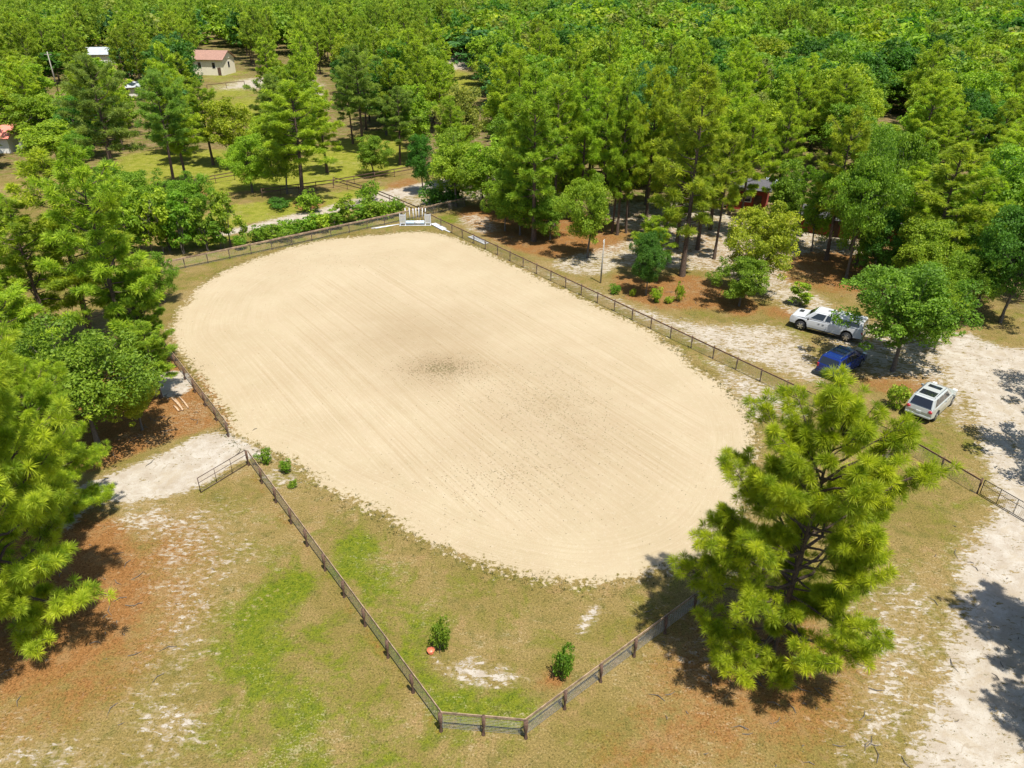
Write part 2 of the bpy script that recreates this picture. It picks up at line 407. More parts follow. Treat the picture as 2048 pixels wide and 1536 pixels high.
sandc = g.mix(g.math('MULTIPLY', g.ss(st, 0.49, 0.38), 0.40), sandc, (0.320, 0.230, 0.130))
sandc = g.mix(g.math('MULTIPLY', g.ss(npt, 0.40, 0.62), 0.30), sandc, (0.40, 0.31, 0.20))
sandc = g.mix(g.math('MULTIPLY', g.ss(n3, 0.54, 0.66), 0.22), sandc, (0.54, 0.47, 0.36))
sandc = g.mix(g.math('MULTIPLY', g.ss(n9, 0.56, 0.66), 0.30), sandc, (0.35, 0.26, 0.155))
sandc = g.mix(g.math('MULTIPLY', g.ss(nx_, 0.58, 0.66), 0.45), sandc, (0.30, 0.20, 0.10))
dm = g.math('MULTIPLY', A('damp'), g.math('ADD', 0.5, nm))
sandc = g.mix(g.math('MULTIPLY', dm, 0.80, clamp=True), sandc, (0.27, 0.195, 0.11))
dn = g.math('ADD', A('debris'), cen(nf, 2.2))
sandc = g.mix(g.math('MULTIPLY', g.ss(dn, 0.75, 0.95), 0.6), sandc, (0.12, 0.11, 0.04))
am = g.ss(g.math('ADD', A('arena'), g.math('ADD', cen(n3, 5.0), cen(npt, 3.0))), -0.25, 0.25)
# sparse weeds thinning out along the edge of the sand
c = g.mix(am, c, sandc)
c = g.mix(1.0, c, (0.79, 0.79, 0.79), 'MULTIPLY')
g.set(g.bs.inputs['Base Color'], c); g.bs.inputs['Roughness'].default_value = 0.95; g.bs.inputs['Specular IOR Level'].default_value = 0.1
hgt = g.math('ADD', g.math('MULTIPLY', nf, 0.5), g.math('MULTIPLY', n9, 0.45))
hgt = g.math('ADD', hgt, g.math('MULTIPLY', g.math('MULTIPLY', st, am), 0.6))
hgt = g.math('SUBTRACT', hgt, g.math('MULTIPLY', wm, 0.4))
g.set(g.bs.inputs['Normal'], g.bump(hgt, 0.55, 0.08))
me = raw_mesh('ground', verts, faces, g.m)
def put(name, arr):
    a = me.attributes.new(name, 'FLOAT', 'POINT'); a.data.foreach_set('value', arr.astype(np.float32).ravel())
for nme, ar in (('white', white), ('straw', straw), ('lush', lush), ('lawn', lawn), ('floor', floor_)): put(nme, ar)
put('arena', np.clip(sd_ar/0.9, -3, 3))
RA = R(-54.35)                                   # direction of the long sides
across = -math.sin(RA)*X + math.cos(RA)*Y
along = math.cos(RA)*X + math.sin(RA)*Y
put('furrow', across + 0.15*np.sin(along/7)); put('ring', np.clip(sd_ar, -5, 40))
ac = G(930, 780); al0 = math.cos(RA)*ac[0] + math.sin(RA)*ac[1]
endf = np.clip((np.abs(along-al0)-15)/6, 0, 1)
put('ringmix', np.maximum(np.clip(1-(sd_ar-2.5)/1.5, 0, 1), np.clip(1-(sd_ar-8)/4, 0, 1)*endf))
def gauss(px, rx, ry, s):
    gx, gy = G(*px); return s*np.exp(-((X-gx)/rx)**2 - ((Y-gy)/ry)**2)
put('damp', umax(gauss((870, 730), 4.5, 4.0, 0.9), gauss((830, 670), 7, 7, 0.6), gauss((1120, 850), 6, 8, 0.45), gauss((1060, 740), 6, 4, 0.35), gauss((1000, 900), 6, 4, 0.25)))
put('debris', umax(gauss((885, 737), 2.6, 2.0, 0.85), gauss((1055, 790), 4, 4, 0.40), gauss((1120, 830), 3, 5, 0.45), gauss((1010, 950), 3, 2, 0.4), gauss((650, 520), 6, 3, 0.32),
    gauss((800, 600), 20, 20, 0.14), gauss((1130, 700), 6, 4, .3)))
ground = link('ground', me); ground['kind'] = 'structure'
def at_ground(arr, x, y):
    i = np.clip(np.searchsorted(ys, y), 0, len(ys)-1); j = np.clip(np.searchsorted(xs, x), 0, len(xs)-1)
    return arr[i, j]

# ------------------------------------------------------------------ trees
def np_tubes(paths, nside=6):
    """paths: list of (points Kx3, radii K) -> verts, quads"""
    V, F = [], []; off = 0
    ang = np.arange(nside)*2*np.pi/nside
    for P, r in paths:
        P = np.asarray(P, float); r = np.asarray(r, float); k = len(P)
        d = np.gradient(P, axis=0); d /= np.linalg.norm(d, axis=1)[:, None]+1e-9
        up = np.where(np.abs(d[:, 2:3]) > 0.95, [[1, 0, 0]], [[0, 0, 1]])
        u = np.cross(d, up); u /= np.linalg.norm(u, axis=1)[:, None]+1e-9
        v = np.cross(d, u)
        ring = P[:, None, :] + r[:, None, None]*(u[:, None, :]*np.cos(ang)[None, :, None] + v[:, None, :]*np.sin(ang)[None, :, None])
        V.append(ring.reshape(-1, 3))
        a = off + np.arange(k*nside).reshape(k, nside); b = np.roll(a, -1, 1)
        F.append(np.stack([a[:-1], b[:-1], b[1:], a[1:]], -1).reshape(-1, 4)); off += k*nside
    return np.concatenate(V), np.concatenate(F)
def unit(v): return v/(np.linalg.norm(v, axis=-1, keepdims=True)+1e-9)
def tufts(rs, C0, Dr, n, L, wd, spread, tintlo, tinthi):
    """needle sprays: centres Nx3, directions Nx3 -> triangles"""
    N = len(C0)
    rd = unit(rs.normal(size=(N, n, 3)))
    d = unit(Dr[:, None, :]*spread + rd)
    ln = L*rs.uniform(0.65, 1.1, (N, n, 1))*rs.uniform(0.8, 1.15, (N, 1, 1))
    base = C0[:, None, :] + rd*0.03 - Dr[:, None, :]*rs.uniform(0, 0.35, (N, n, 1))*L
    tip = base + d*ln; tip[..., 2] -= 0.12*ln[..., 0]
    side = unit(np.cross(d, rs.normal(size=(N, n, 3))))*wd/2
    mid = base + d*ln*0.45
    V = np.stack([base, mid+side, tip, mid-side], 2).reshape(-1, 3)
    F = np.arange(N*n*4).reshape(-1, 4)
    t = rs.uniform(0, 1, (N, 1, 1))*0.75 + rs.uniform(0, 1, (N, n, 1))*0.25
    T = (np.array(tintlo)*(1-t) + np.array(tinthi)*t).reshape(-1, 3)
    return V, F, T
def pine_meshes(seed, h, r, cb, nlimb, per, needles, L, wd, round_=0.5, sides=6, gap=0.0, droop=0.0):
    rs = np.random.default_rng(seed)
    bend = rs.normal(0, 0.25, 2)
    zz = np.linspace(0, h, 9)
    tr = np.stack([bend[0]*np.sin(zz/h*2.5), bend[1]*np.sin(zz/h*2.1), zz], 1)
    rad = np.interp(zz, [0, 0.04*h, h], [0.014*h+0.04, 0.011*h+0.02, 0.02])
    paths = [(tr, rad)]
    Cs, Ds = [], []
    ph = rs.uniform(0, 6.28, 2)
    for i in range(nlimb):
        t = (i+rs.uniform(0, 1))/nlimb
        z = h*(cb + (0.985-cb)*t)
        prof = (math.sqrt(max(0.02, 1-((t-0.26)/0.76)**2))**(round_*2.2))*(0.72+0.28*min(1, t/0.15))*min(1, (1-t)/0.35+0.05)**0.5
        lump = 0.86 + 0.2*math.sin(3*(i*2.39996)+7*t+ph[0]) + 0.14*math.sin(5*(i*2.39996)-11*t+ph[1])
        Ln = min(r*prof*lump*rs.uniform(0.6, 1.12), r*0.90) + 0.15
        if rs.uniform() < gap: Ln *= 0.45
        az = i*2.39996 + rs.uniform(-0.5, 0.5)
        el = R(-8 - 18*droop*(1-t)) + t*R(62) + rs.normal(0, 0.1)
        o = np.array([np.interp(z, zz, tr[:, 0]), np.interp(z, zz, tr[:, 1]), z])
        hd = np.array([math.cos(az), math.sin(az), 0])
        s = np.linspace(0, 1, 5)[:, None]
        P = o + hd*s*Ln*math.cos(el) + np.array([0, 0, 1])*(s*Ln*math.sin(el) + 0.22*Ln*s**2)
        P[1:] += rs.normal(0, 0.03*Ln, (4, 3))
        r0 = 0.016*Ln+0.018
        paths.append((P, np.linspace(r0, 0.012, 5)))
        k = max(3, int(per*prof+1.5))
        for j in range(k):
            u = rs.uniform(0.18, 1.0)**0.62 if j else 1.0
            q = np.array([np.interp(u, s[:, 0], P[:, m]) for m in range(3)])
            lat = np.cross(hd, [0, 0, 1])*rs.choice([-1, 1])
            dr = unit(hd*rs.uniform(0.4, 1.0) + lat*rs.uniform(0.1, 1.0) + np.array([0, 0, rs.uniform(0.0, 0.8)]))
            bl = 0 if j == 0 else rs.uniform(0.25, 0.42)*Ln*(1.15-u*0.6)
            e = q + dr*bl
            if bl > 0.15 and (j % 2 == 0 or sides > 5): paths.append((np.stack([q, (q+e)/2+rs.normal(0, 0.03, 3), e]), np.array([0.014, 0.011, 0.008])))
            Cs.append(e); Ds.append(unit(dr + np.array([0, 0, 0.7])))
            if bl > 0.5:
                Cs.append(q + dr*bl*0.5 + rs.normal(0, 0.12, 3)); Ds.append(unit(dr + rs.normal(0, 0.5, 3) + np.array([0, 0, 0.8])))
    tv, tf = np_tubes(paths, sides)
    V, F, T = tufts(rs, np.array(Cs), np.array(Ds), needles, L, wd, 0.75, (0.42, 0.54, 0.6), (1.45, 1.28, 1.1))
    return (raw_mesh('pine_trunk', tv, tf, M['bark_pine'], smooth=True), raw_mesh('pine_crown', V, F, M['needle'], T)), (V, F, T)
def oak_meshes(seed, h, r, cb, nlobe, nleaf, leaf, bark='bark_oak', flat=0.8, lobes=(0.26, 0.45), top=1.0, multi=1):
    rs = np.random.default_rng(seed)
    zc = h*(cb+1)/2; rz = h*(1-cb)/2
    i = np.arange(nlobe)
    zn = 1 - 2*(i+0.5)/nlobe; az = i*2.39996 + rs.uniform(-0.4, 0.4, nlobe)
    rr = np.sqrt(1-zn**2)
    shell = rs.uniform(0.32, 0.95, nlobe)
    a0 = rs.uniform(0, 6.28); shell *= 1 + 0.22*np.cos(az-a0)*rr + 0.12*np.sin(2*az+a0) - 0.10*(zn > 0.4)
    widen = np.where(zn < 0, 1.0, 1-0.15*zn)
    Cn = np.stack([rr*np.cos(az)*r*shell*widen, rr*np.sin(az)*r*shell*widen, zc + zn*rz*np.clip(shell+0.12, 0, .9)], 1)
    Cn += rs.normal(0, 0.07*r, Cn.shape)
    Rl = r*rs.uniform(*lobes, nlobe)*rs.choice([0.7, 1.0, 1.15], nlobe)
    paths = []
    for m in range(multi):
        off = rs.normal(0, 0.22, 2) if multi > 1 else np.zeros(2)
        tip = np.array([rs.normal(0, 0.25*r), rs.normal(0, 0.25*r), zc+rz*0.5])
        P = np.stack([[off[0], off[1], 0], [off[0]*1.2, off[1]*1.2, h*cb*0.6], [*(tip[:2]*0.35+off), zc*0.8], tip])
        paths.append((P, np.array([0.016*h+0.03, 0.012*h+0.02, 0.009*h, 0.02])/math.sqrt(multi)))
    for c_ in Cn:
        b = paths[rs.integers(multi)][0]
        s0 = rs.uniform(0.25, 0.85); q = b[1]*(1-s0) + b[3]*s0
        mid = (q+c_)/2 + np.array([0, 0, -0.08*r]) + rs.normal(0, 0.05*r, 3)
        paths.append((np.stack([q, mid, c_]), np.array([0.03, 0.02, 0.008])*max(0.5, r/3.5)))
    tv, tf = np_tubes(paths, 6)
    per = np.maximum(4, (nleaf*Rl**2/(Rl**2).sum())).astype(int)
    L = np.repeat(np.arange(nlobe), per); N = len(L)
    d = unit(rs.normal(size=(N, 3)) + np.array([0, 0, 0.35]))
    # sub clumps: pull directions toward random clump centres
    ncl = 10
    cc = unit(rs.normal(size=(nlobe, ncl, 3)) + np.array([0, 0, 0.3]))
    d = unit(d*0.55 + cc[L, rs.integers(0, ncl, N)])
    rad = Rl[L]*(0.50 + 0.62*rs.uniform(0, 1, N)**0.8)
    P = Cn[L] + d*rad[:, None]*np.array([1, 1, flat])
    nrm = unit(d*0.6 + rs.normal(0, 0.7, (N, 3)) + np.array([0, 0, 0.25]))
    u = unit(np.cross(nrm, rs.normal(size=(N, 3)))); v = np.cross(nrm, u)
    sz = leaf*rs.uniform(0.6, 1.25, (N, 1))
    V = np.stack([P-u*sz, P+v*sz*0.55+nrm*sz*0.12, P+u*sz, P-v*sz*0.55+nrm*sz*0.12], 1).reshape(-1, 3)
    F = np.arange(N*4).reshape(-1, 4)
    lt = rs.uniform(0, 1, nlobe)[L]*0.35 + rs.uniform(0, 1, N)*0.65
    T = (0.50+0.85*lt)[:, None]*np.stack([0.9+0.35*lt, np.ones(N), 0.9+0*lt], 1)
    return (raw_mesh('tree_trunk', tv, tf, M[bark], smooth=True), raw_mesh('tree_crown', V, F, M['leaf'], T)), (V, F, T)

LIB = {}
# kind: list of (meshes, height, crown radius)
LIB['pine_near'] = [(pine_meshes(11+k, 15.6, 4.9, 0.05, 98, 19, 110, 0.45, 0.021, 0.45, 7, 0.12)[0], 15.6, 4.9) for k in range(2)]
LIB['pine_mid'] = [(pine_meshes(31+k, 17, 3.1, [0.26, 0.36, 0.24, 0.42, 0.3][k], 54, 16, 26, 0.46, 0.055, [0.5, 0.4, 0.6, 0.42, 0.5][k], 5, 0.22)[0], 17, 3.1) for k in range(5)]
LIB['pine_far'] = [(pine_meshes(51+k, 17, 3.4, 0.36, 40, 12, 12, 0.6, 0.13, [0.45, 0.35, 0.5][k], 4, 0.2)[0], 17, 3.4) for k in range(3)]
LIB['oak_near'] = [(oak_meshes(71+k, 9, 3.6, 0.18, 60, 27000, 0.10, lobes=(0.15, 0.34))[0], 9, 3.6) for k in range(3)]
LIB['oak_mid'] = [(oak_meshes(81+k, 11, 3.8, [0.2, 0.3, 0.15, 0.25][k], 54, 14000, 0.145, lobes=(0.15, 0.36))[0], 11, 3.8) for k in range(4)]
LIB['oak_far'] = [(oak_meshes(91+k, 13, 4.6, 0.22, 46, 5600, 0.26, lobes=(0.15, 0.38))[0], 13, 4.6) for k in range(4)]
LIB['sapling'] = [(oak_meshes(111+k, 5, 1.5, 0.12, 16, 2600, 0.13, lobes=(0.25, 0.45), multi=2)[0], 5, 1.5) for k in range(3)]
LIB['bush'] = [(oak_meshes(121+k, 1.6, 1.0, 0.05, 14, 1500, 0.09, lobes=(0.3, 0.5), multi=3)[0], 1.6, 1.0) for k in range(3)]
COL = {'pine': (0.325, 0.435, 0.034), 'pine_d': (0.215, 0.325, 0.058), 'pine_y': (0.300, 0.385, 0.020), 'lime': (0.280, 0.385, 0.030), 'green': (0.170, 0.310, 0.026),
       'deep': (0.075, 0.200, 0.026), 'olive': (0.215, 0.275, 0.055), 'blue': (0.075, 0.200, 0.055), 'fresh': (0.225, 0.370, 0.028)}
NAME = {'pine_near': 'pine_tree', 'pine_mid': 'pine_tree', 'pine_far': 'pine_tree', 'oak_near': 'broadleaf_tree', 'oak_mid': 'broadleaf_tree', 'oak_far': 'broadleaf_tree', 'sapling': 'young_tree', 'bush': 'shrub'}
CAT = {'pine_tree': 'tree', 'broadleaf_tree': 'tree', 'young_tree': 'tree', 'shrub': 'shrub'}
rnd = random.Random(5)
TREES = []
def plant(kind, g0, h, r, col, label, group=None, variant=None, jit=0.12):
    lib = LIB[kind]; k = rnd.randrange(len(lib)) if variant is None else variant
    (mt, mc), h0, r0 = lib[k]
    nm = NAME[kind]
    root = empty(nm, (g0[0], g0[1], -0.03), rnd.uniform(0, 6.28))
    root.scale = (r/r0, r/r0, h/h0)
    tag(root, label, CAT[nm], group)
    a = link('trunk', mt, root); b = link('crown', mc, root)
    c = COL[col] if isinstance(col, str) else col
    j = [1+rnd.uniform(-jit, jit) for _ in range(2)]
    b.color = (c[0]*j[0]*j[1], c[1]*j[1], c[2], 1)
    TREES.append((g0[0], g0[1], r))
    return root
def tree(kind, bx, by, ty, wpx, col, label, group=None, variant=None):
    g0 = G(bx, by); h = height_to(g0, ty)
    mz = h*0.6; d = g0[1]*math.cos(PITCH) + (H-mz)*math.sin(PITCH)
    return plant(kind, g0, h, wpx*d/FPX/2, col, label, group, variant)

T = tree
# --- the large ones in front
T('pine_near', 1540, 1312, 780, 425, 'pine_y', 'large bright pine standing alone beside the near fence corner, casting a broad shadow', variant=0)
T('pine_near', 45, 1262, 600, 470, 'pine', 'nearest pine at the lower left edge, its shadow on the orange straw', variant=1)
T('pine_near', 130, 1035, 722, 235, 'pine', 'pine at the left edge just behind the nearest left pine', variant=0)
T('oak_near', 198, 893, 640, 275, 'green', 'rounded broadleaf tree growing from the orange straw left of the arena gate', variant=0)
T('pine_mid', 268, 745, 285, 215, 'pine', 'tall pine nearest the left side fence of the arena, branches over the rail', variant=0)
T('pine_near', 300, 735, 545, 120, 'pine', 'short pine whose branch tips reach over the left arena fence', variant=1)
T('pine_mid', 190, 700, 295, 225, 'pine', 'tall pine second from the left arena fence, top level with the red roof')
T('pine_mid', 120, 720, 400, 190, 'pine', 'pine with bare lower limbs at the left edge, white sand showing behind it')
T('pine_mid', 40, 690, 345, 200, 'pine', 'tall pine touching the left frame edge below the red roof')
T('pine_mid', 60, 830, 560, 190, 'pine', 'pine at the left edge behind the rounded broadleaf tree')
T('oak_near', 60, 900, 700, 190, 'green', 'dark broadleaf tree at the left edge beside the pine pair')
T('oak_near', 285, 860, 740, 120, 'lime', 'small leafy tree leaning toward the peeled logs on the straw')
T('pine_mid', 322, 795, 640, 115, 'pine', 'low pine at the left fence shading a patch of white sand')
T('pine_mid', 260, 640, 455, 150, 'pine', 'shorter pine between the tall left pines and the far end of the left fence')
T('oak_mid', 330, 605, 500, 70, 'green', 'low leafy tree at the hidden far left corner of the arena')
# --- saplings and bushes behind the far fence
for i, (bx, by, ty, wp, cl, lb) in enumerate([
    (262, 520, 377, 70, 'fresh', 'leftmost young leafy tree behind the far arena fence'),
    (318, 512, 360, 85, 'fresh', 'broad young leafy tree behind the left end of the far fence'),
    (372, 508, 380, 70, 'green', 'young dark leafy tree third from left behind the far fence'),
    (412, 502, 387, 60, 'green', 'young leafy tree behind the far fence, left of the pale thin sapling'),
    (462, 494, 374, 62, 'fresh', 'thin pale-stemmed sapling behind the far fence')]):
    T('sapling', bx, by, ty, wp, cl, lb, 'young trees along the far arena fence')
for i, (bx, by, ty, wp, cl, lb) in enumerate([
    (548, 480, 448, 60, 'green', 'low bush behind the far fence, left end of the bush row'),
    (596, 470, 440, 62, 'green', 'low dense bush behind the far fence, second in the bush row'),
    (645, 462, 425, 55, 'fresh', 'upright bush behind the far fence in the middle of the bush row'),
    (692, 448, 385, 52, 'fresh', 'tallest leafy bush of the row behind the far fence'),
    (745, 440, 400, 62, 'green', 'dense rounded bush behind the far fence near the jump'),
    (795, 432, 398, 34, 'green', 'small narrow bush between the bush row and the jump'),
    (560, 415, 396, 50, 'deep', 'flat dark bush beside the two-track lane'),
    (738, 405, 365, 50, 'fresh', 'leafy bush on the far side of the lane behind the jump'),
    (620, 425, 385, 55, 'fresh', 'bush beside the lane in front of the large middle pine'),
    (480, 498, 470, 34, 'green', 'small dark bush at the foot of the pale sapling')]):
    T('bush' if by-ty < 46 else 'sapling', bx, by, ty, wp, cl, lb, 'bushes along the far arena fence')
# --- pasture trees, upper left
T('pine_mid', 238, 396, 112, 135, 'pine_d', 'tall leaning pine at the left end of the green pasture')
T('pine_mid', 352, 390, 140, 110, 'pine_d', 'tall pine with dark trunk in front of the pasture, left of a pair')
T('pine_mid', 376, 374, 150, 95, 'pine', 'tall pine with dark trunk in front of the pasture, right of a pair')
T('pine_mid', 427, 330, 160, 85, 'pine', 'slim leaning pine in the green pasture')
T('oak_near', 505, 384, 262, 112, 'fresh', 'round low broadleaf tree between lane and pasture')
T('pine_mid', 605, 402, 165, 150, 'pine', 'big full pine standing over the lane left of the jump')
T('oak_mid', 575, 388, 225, 90, 'lime', 'pale yellow-green tree beside the big full pine')
T('pine_mid', 726, 304, 92, 95, 'pine_d', 'tall straight pine rising behind the pasture, left of the dark oak')
T('pine_mid', 706, 288, 130, 62, 'pine_d', 'slimmer pine beside the tall straight pine behind the pasture')
T('oak_mid', 815, 245, 80, 140, 'deep', 'large dark green broadleaf tree beyond the pasture')
T('oak_mid', 748, 352, 268, 80, 'green', 'small leafy tree in front of the pasture fence')
T('pine_mid', 800, 330, 172, 80, 'pine_d', 'pine at the right end of the pasture')
T('oak_mid', 846, 385, 265, 70, 'deep', 'dark leafy tree at the end of the pasture fence')
T('pine_mid', 905, 378, 190, 100, 'pine', 'pine behind the bright rounded tree above the jump')
T('oak_near', 912, 412, 262, 150, 'fresh', 'bright rounded broadleaf tree above the jump')
T('bush', 868, 412, 372, 60, 'deep', 'dark bush at the right end of the far fence')
T('bush', 905, 408, 368, 50, 'deep', 'dark bush under the bright rounded tree')
T('oak_mid', 925, 340, 165, 105, 'olive', 'yellowish broadleaf tree behind the jump corner')
T('oak_mid', 470, 335, 190, 110, 'lime', 'pale yellow-green loose tree behind the round low tree of the pasture')
T('oak_mid', 545, 350, 225, 105, 'lime', 'pale yellow-green tree left of the big full pine over the lane')
T('pine_mid', 655, 345, 165, 90, 'pine', 'pine just right of the big full pine over the lane')
T('pine_mid', 560, 318, 150, 95, 'pine_d', 'greyish pine behind the big full pine over the lane')
T('oak_mid', 60, 262, 118, 150, 'fresh', 'large bright green broadleaf tree at the upper left edge')
T('oak_mid', 90, 300, 185, 120, 'lime', 'yellow-green tree above the salmon red roof')
T('oak_mid', 120, 335, 240, 130, 'lime', 'bright leafy tree right of the salmon red roof')
T('oak_mid', 170, 345, 262, 70, 'green', 'small leafy tree left of the tall leaning pine')
# --- the middle group
T('pine_mid', 1068, 482, 130, 150, 'pine', 'tallest pine of the group in front of the orange straw bed', variant=0)
T('pine_mid', 1036, 440, 95, 130, 'pine', 'tall pine just left of the tallest middle pine')
T('pine_mid', 1108, 455, 155, 115, 'pine', 'tall pine just right of the tallest middle pine')
T('oak_near', 1175, 516, 348, 118, 'fresh', 'small bright broadleaf tree beside the leaning grey lamp pole')
T('oak_near', 1040, 470, 355, 100, 'fresh', 'bright leafy tree at the left foot of the middle pines')
T('pine_mid', 1203, 400, 130, 95, 'pine', 'slim pine behind the small bright tree, bare trunk showing')
T('pine_mid', 1224, 467, 190, 75, 'pine', 'leftmost of three slim bare-trunked pines on white sand')
T('pine_mid', 1234, 470, 150, 85, 'pine', 'middle one of three slim bare-trunked pines on white sand')
T('pine_mid', 1252, 466, 200, 75, 'pine', 'rightmost of three slim bare-trunked pines on white sand')
T('oak_mid', 1130, 430, 255, 100, 'lime', 'yellow-green tree behind the middle pines')
T('pine_mid', 1292, 440, 130, 95, 'pine', 'tall pine left of the big forked pine by the white sand')
T('pine_mid', 1364, 552, 128, 175, 'pine', 'big pine with dark trunk rising from the straw bed, low limbs to the left', variant=2)
T('pine_mid', 1352, 497, 170, 120, 'pine', 'pine directly behind the big dark-trunked pine')
T('oak_near', 1292, 590, 455, 80, 'deep', 'dark bushy evergreen at the foot of the big pine beside the fence')
T('pine_mid', 1300, 560, 430, 90, 'pine', 'low bright pine limbs over the dark bushy evergreen')
T('pine_mid', 1428, 518, 265, 95, 'pine', 'thin pine between the big pine and the bright round tree')
T('oak_near', 1515, 588, 405, 152, 'lime', 'bright yellow-green round tree left of the pickup')
T('oak_near', 1478, 612, 505, 115, 'green', 'small spreading tree on straw in front of the bright round tree')
T('sapling', 1598, 610, 560, 52, 'lime', 'small leafy tree just behind the pickup bonnet')
T('oak_near', 1785, 742, 525, 245, 'green', 'large broadleaf tree standing between the pickup, blue minivan and silver suv', variant=2)
T('oak_near', 1868, 700, 560, 90, 'lime', 'slender yellowish tree right of the tree over the parked vehicles')
T('oak_near', 2000, 645, 395, 165, 'deep', 'dense dark broadleaf tree at the right frame edge', variant=2)
T('oak_near', 1955, 610, 455, 100, 'deep', 'dark broadleaf tree just left of the dense one at the right edge')
T('oak_near', 2050, 600, 250, 120, 'green', 'tall green tree on the right frame edge above the dark one')
T('pine_mid', 1652, 520, 215, 120, 'pine', 'pine with a bare dark trunk behind the bright round tree')
T('oak_near', 1692, 556, 262, 160, 'green', 'broad green tree right of the bare-trunked pine')
T('pine_mid', 1712, 532, 300, 95, 'pine_d', 'pine beside the broad green tree above the straw')
T('pine_mid', 1850, 575, 285, 190, 'pine', 'wide pine with yellow-tipped limbs between green tree and right edge', variant=2)
T('pine_mid', 1790, 545, 320, 120, 'pine', 'pine left of the wide yellow-tipped pine')
T('pine_mid', 1458, 430, 175, 100, 'pine', 'pine in front of the red barn, left side')
T('pine_mid', 1589, 474, 330, 70, 'green', 'small pine beside the sandy lane by the barns')
T('oak_mid', 1780, 480, 250, 110, 'green', 'leafy tree behind the wide yellow-tipped pine')
T('bush', 1792, 815, 770, 50, 'lime', 'yellow-green bush beside the silver vehicle')
T('bush', 1230, 588, 568, 24, 'green', 'first low shrub along the right fence beside the lamp pole')
T('bush', 1310, 604, 576, 28, 'fresh', 'bright low shrub on the straw under the big pine')
T('bush', 1265, 592, 577, 16, 'lime', 'tiny yellow shrub between two low shrubs by the right fence')
T('bush', 1358, 603, 566, 22, 'lime', 'upright yellow-green shrub on the straw under the big pine')
T('bush', 1336, 606, 592, 20, 'lime', 'low yellow shrub beside the upright shrub under the big pine')
for bx, by, ty, wp, kd, cl, lb in [
    (1160, 445, 135, 100, 'pine_mid', 'pine', 'tall pine over the small bright tree by the lamp pole'),
    (1330, 470, 150, 110, 'pine_mid', 'pine', 'tall pine behind and left of the big dark-trunked pine'),
    (1395, 500, 180, 125, 'pine_mid', 'pine', 'pine right behind the big dark-trunked pine'),
    (1255, 430, 240, 115, 'oak_mid', 'lime', 'yellow-green tree behind the three slim pines'),
    (1345, 430, 235, 115, 'oak_mid', 'green', 'green leafy tree between the slim pines and the red barn'),
    (1478, 472, 200, 110, 'pine_mid', 'pine', 'pine standing over the bright round tree'),
    (1560, 478, 320, 90, 'oak_mid', 'green', 'green tree in front of the metal shelter'),
    (1420, 460, 140, 115, 'pine_mid', 'pine', 'very tall pine left of the red barn'),
    (1545, 448, 200, 100, 'pine_mid', 'pine', 'pine between the red barn and the metal shelter'),
    (1622, 502, 340, 80, 'oak_mid', 'fresh', 'small fresh green tree by the sandy lane'),
    (1745, 566, 410, 95, 'oak_mid', 'deep', 'dark leafy tree behind the pickup cap'),
    (1905, 575, 330, 130, 'pine_mid', 'pine', 'pine just right of the wide yellow-tipped pine'),
    (1835, 605, 430, 150, 'oak_near', 'lime', 'pale yellow-green loose tree behind the tree over the parked vehicles'),
    (1905, 640, 500, 110, 'oak_near', 'fresh', 'bright leafy tree between the vehicles and the dark right trees'),
    (1700, 500, 330, 110, 'oak_mid', 'green', 'leafy tree directly behind the broad green tree'),
    (1100, 480, 380, 95, 'oak_near', 'green', 'leafy understorey tree at the foot of the middle pines'),
    (1010, 462, 330, 90, 'oak_near', 'fresh', 'leafy tree at the left end of the middle straw bed'),
    (965, 420, 290, 100, 'oak_mid', 'fresh', 'leafy tree between the bright rounded tree and the middle pines')]:
    T(kd, bx, by, ty, wp, cl, lb, 'trees of the belt behind the right fence')
for bx, by, ty, wp, kd, cl, lb in [
    (300, 468, 335, 115, 'oak_near', 'fresh', 'taller leafy tree behind the young trees at the left of the far fence'),
    (395, 466, 345, 105, 'oak_near', 'green', 'taller leafy tree between the young fence trees and the pasture'),
    (235, 452, 320, 110, 'oak_near', 'green', 'leafy tree in front of the leaning pine, beside the tall left pines'),
    (225, 500, 400, 80, 'sapling', 'green', 'young tree at the far left of the far fence, beside the tall pines'),
    (290, 508, 402, 75, 'sapling', 'green', 'young tree between the two leftmost behind the far fence'),
    (345, 500, 392, 75, 'sapling', 'fresh', 'young tree behind the dark young tree at the far fence'),
    (395, 492, 408, 60, 'sapling', 'fresh', 'young tree with light leaves left of the pale sapling'),
    (440, 500, 430, 50, 'sapling', 'green', 'young tree at the foot of the thin pale sapling'),
    (520, 484, 452, 45, 'bush', 'green', 'small bush between the pale sapling and the bush row'),
    (670, 457, 418, 48, 'sapling', 'green', 'bush squeezed between the upright bush and the tallest bush'),
    (718, 446, 405, 50, 'sapling', 'green', 'bush between the tallest bush and the rounded bush near the jump'),
    (770, 437, 400, 45, 'bush', 'fresh', 'bush touching the rounded bush near the jump'),
    (570, 476, 440, 48, 'bush', 'fresh', 'second bush from the left in the low bush row'),
    (622, 466, 428, 45, 'sapling', 'green', 'bush left of the upright bush in the middle of the row')]:
    T(kd, bx, by, ty, wp, cl, lb, 'young growth along the far arena fence')
for bx, by, r_, h_, kd, lb in [(2150, 960, 4.6, 12, 'oak_near', 'broadleaf tree beyond the right frame edge by the black gate, seen as its shadow'),
    (2190, 840, 4.6, 12, 'oak_near', 'broadleaf tree beyond the right frame edge behind the silver suv, seen as its shadow'),
    (2145, 1340, 3.6, 11, 'pine_near', 'pine beyond the right frame edge level with the large lone pine, seen as its shadow'),
    (2170, 1520, 2.8, 9, 'pine_near', 'pine beyond the lower right frame edge, seen as its shadow')]:
    plant(kd, G(bx+50, by), h_, r_, 'green', lb)
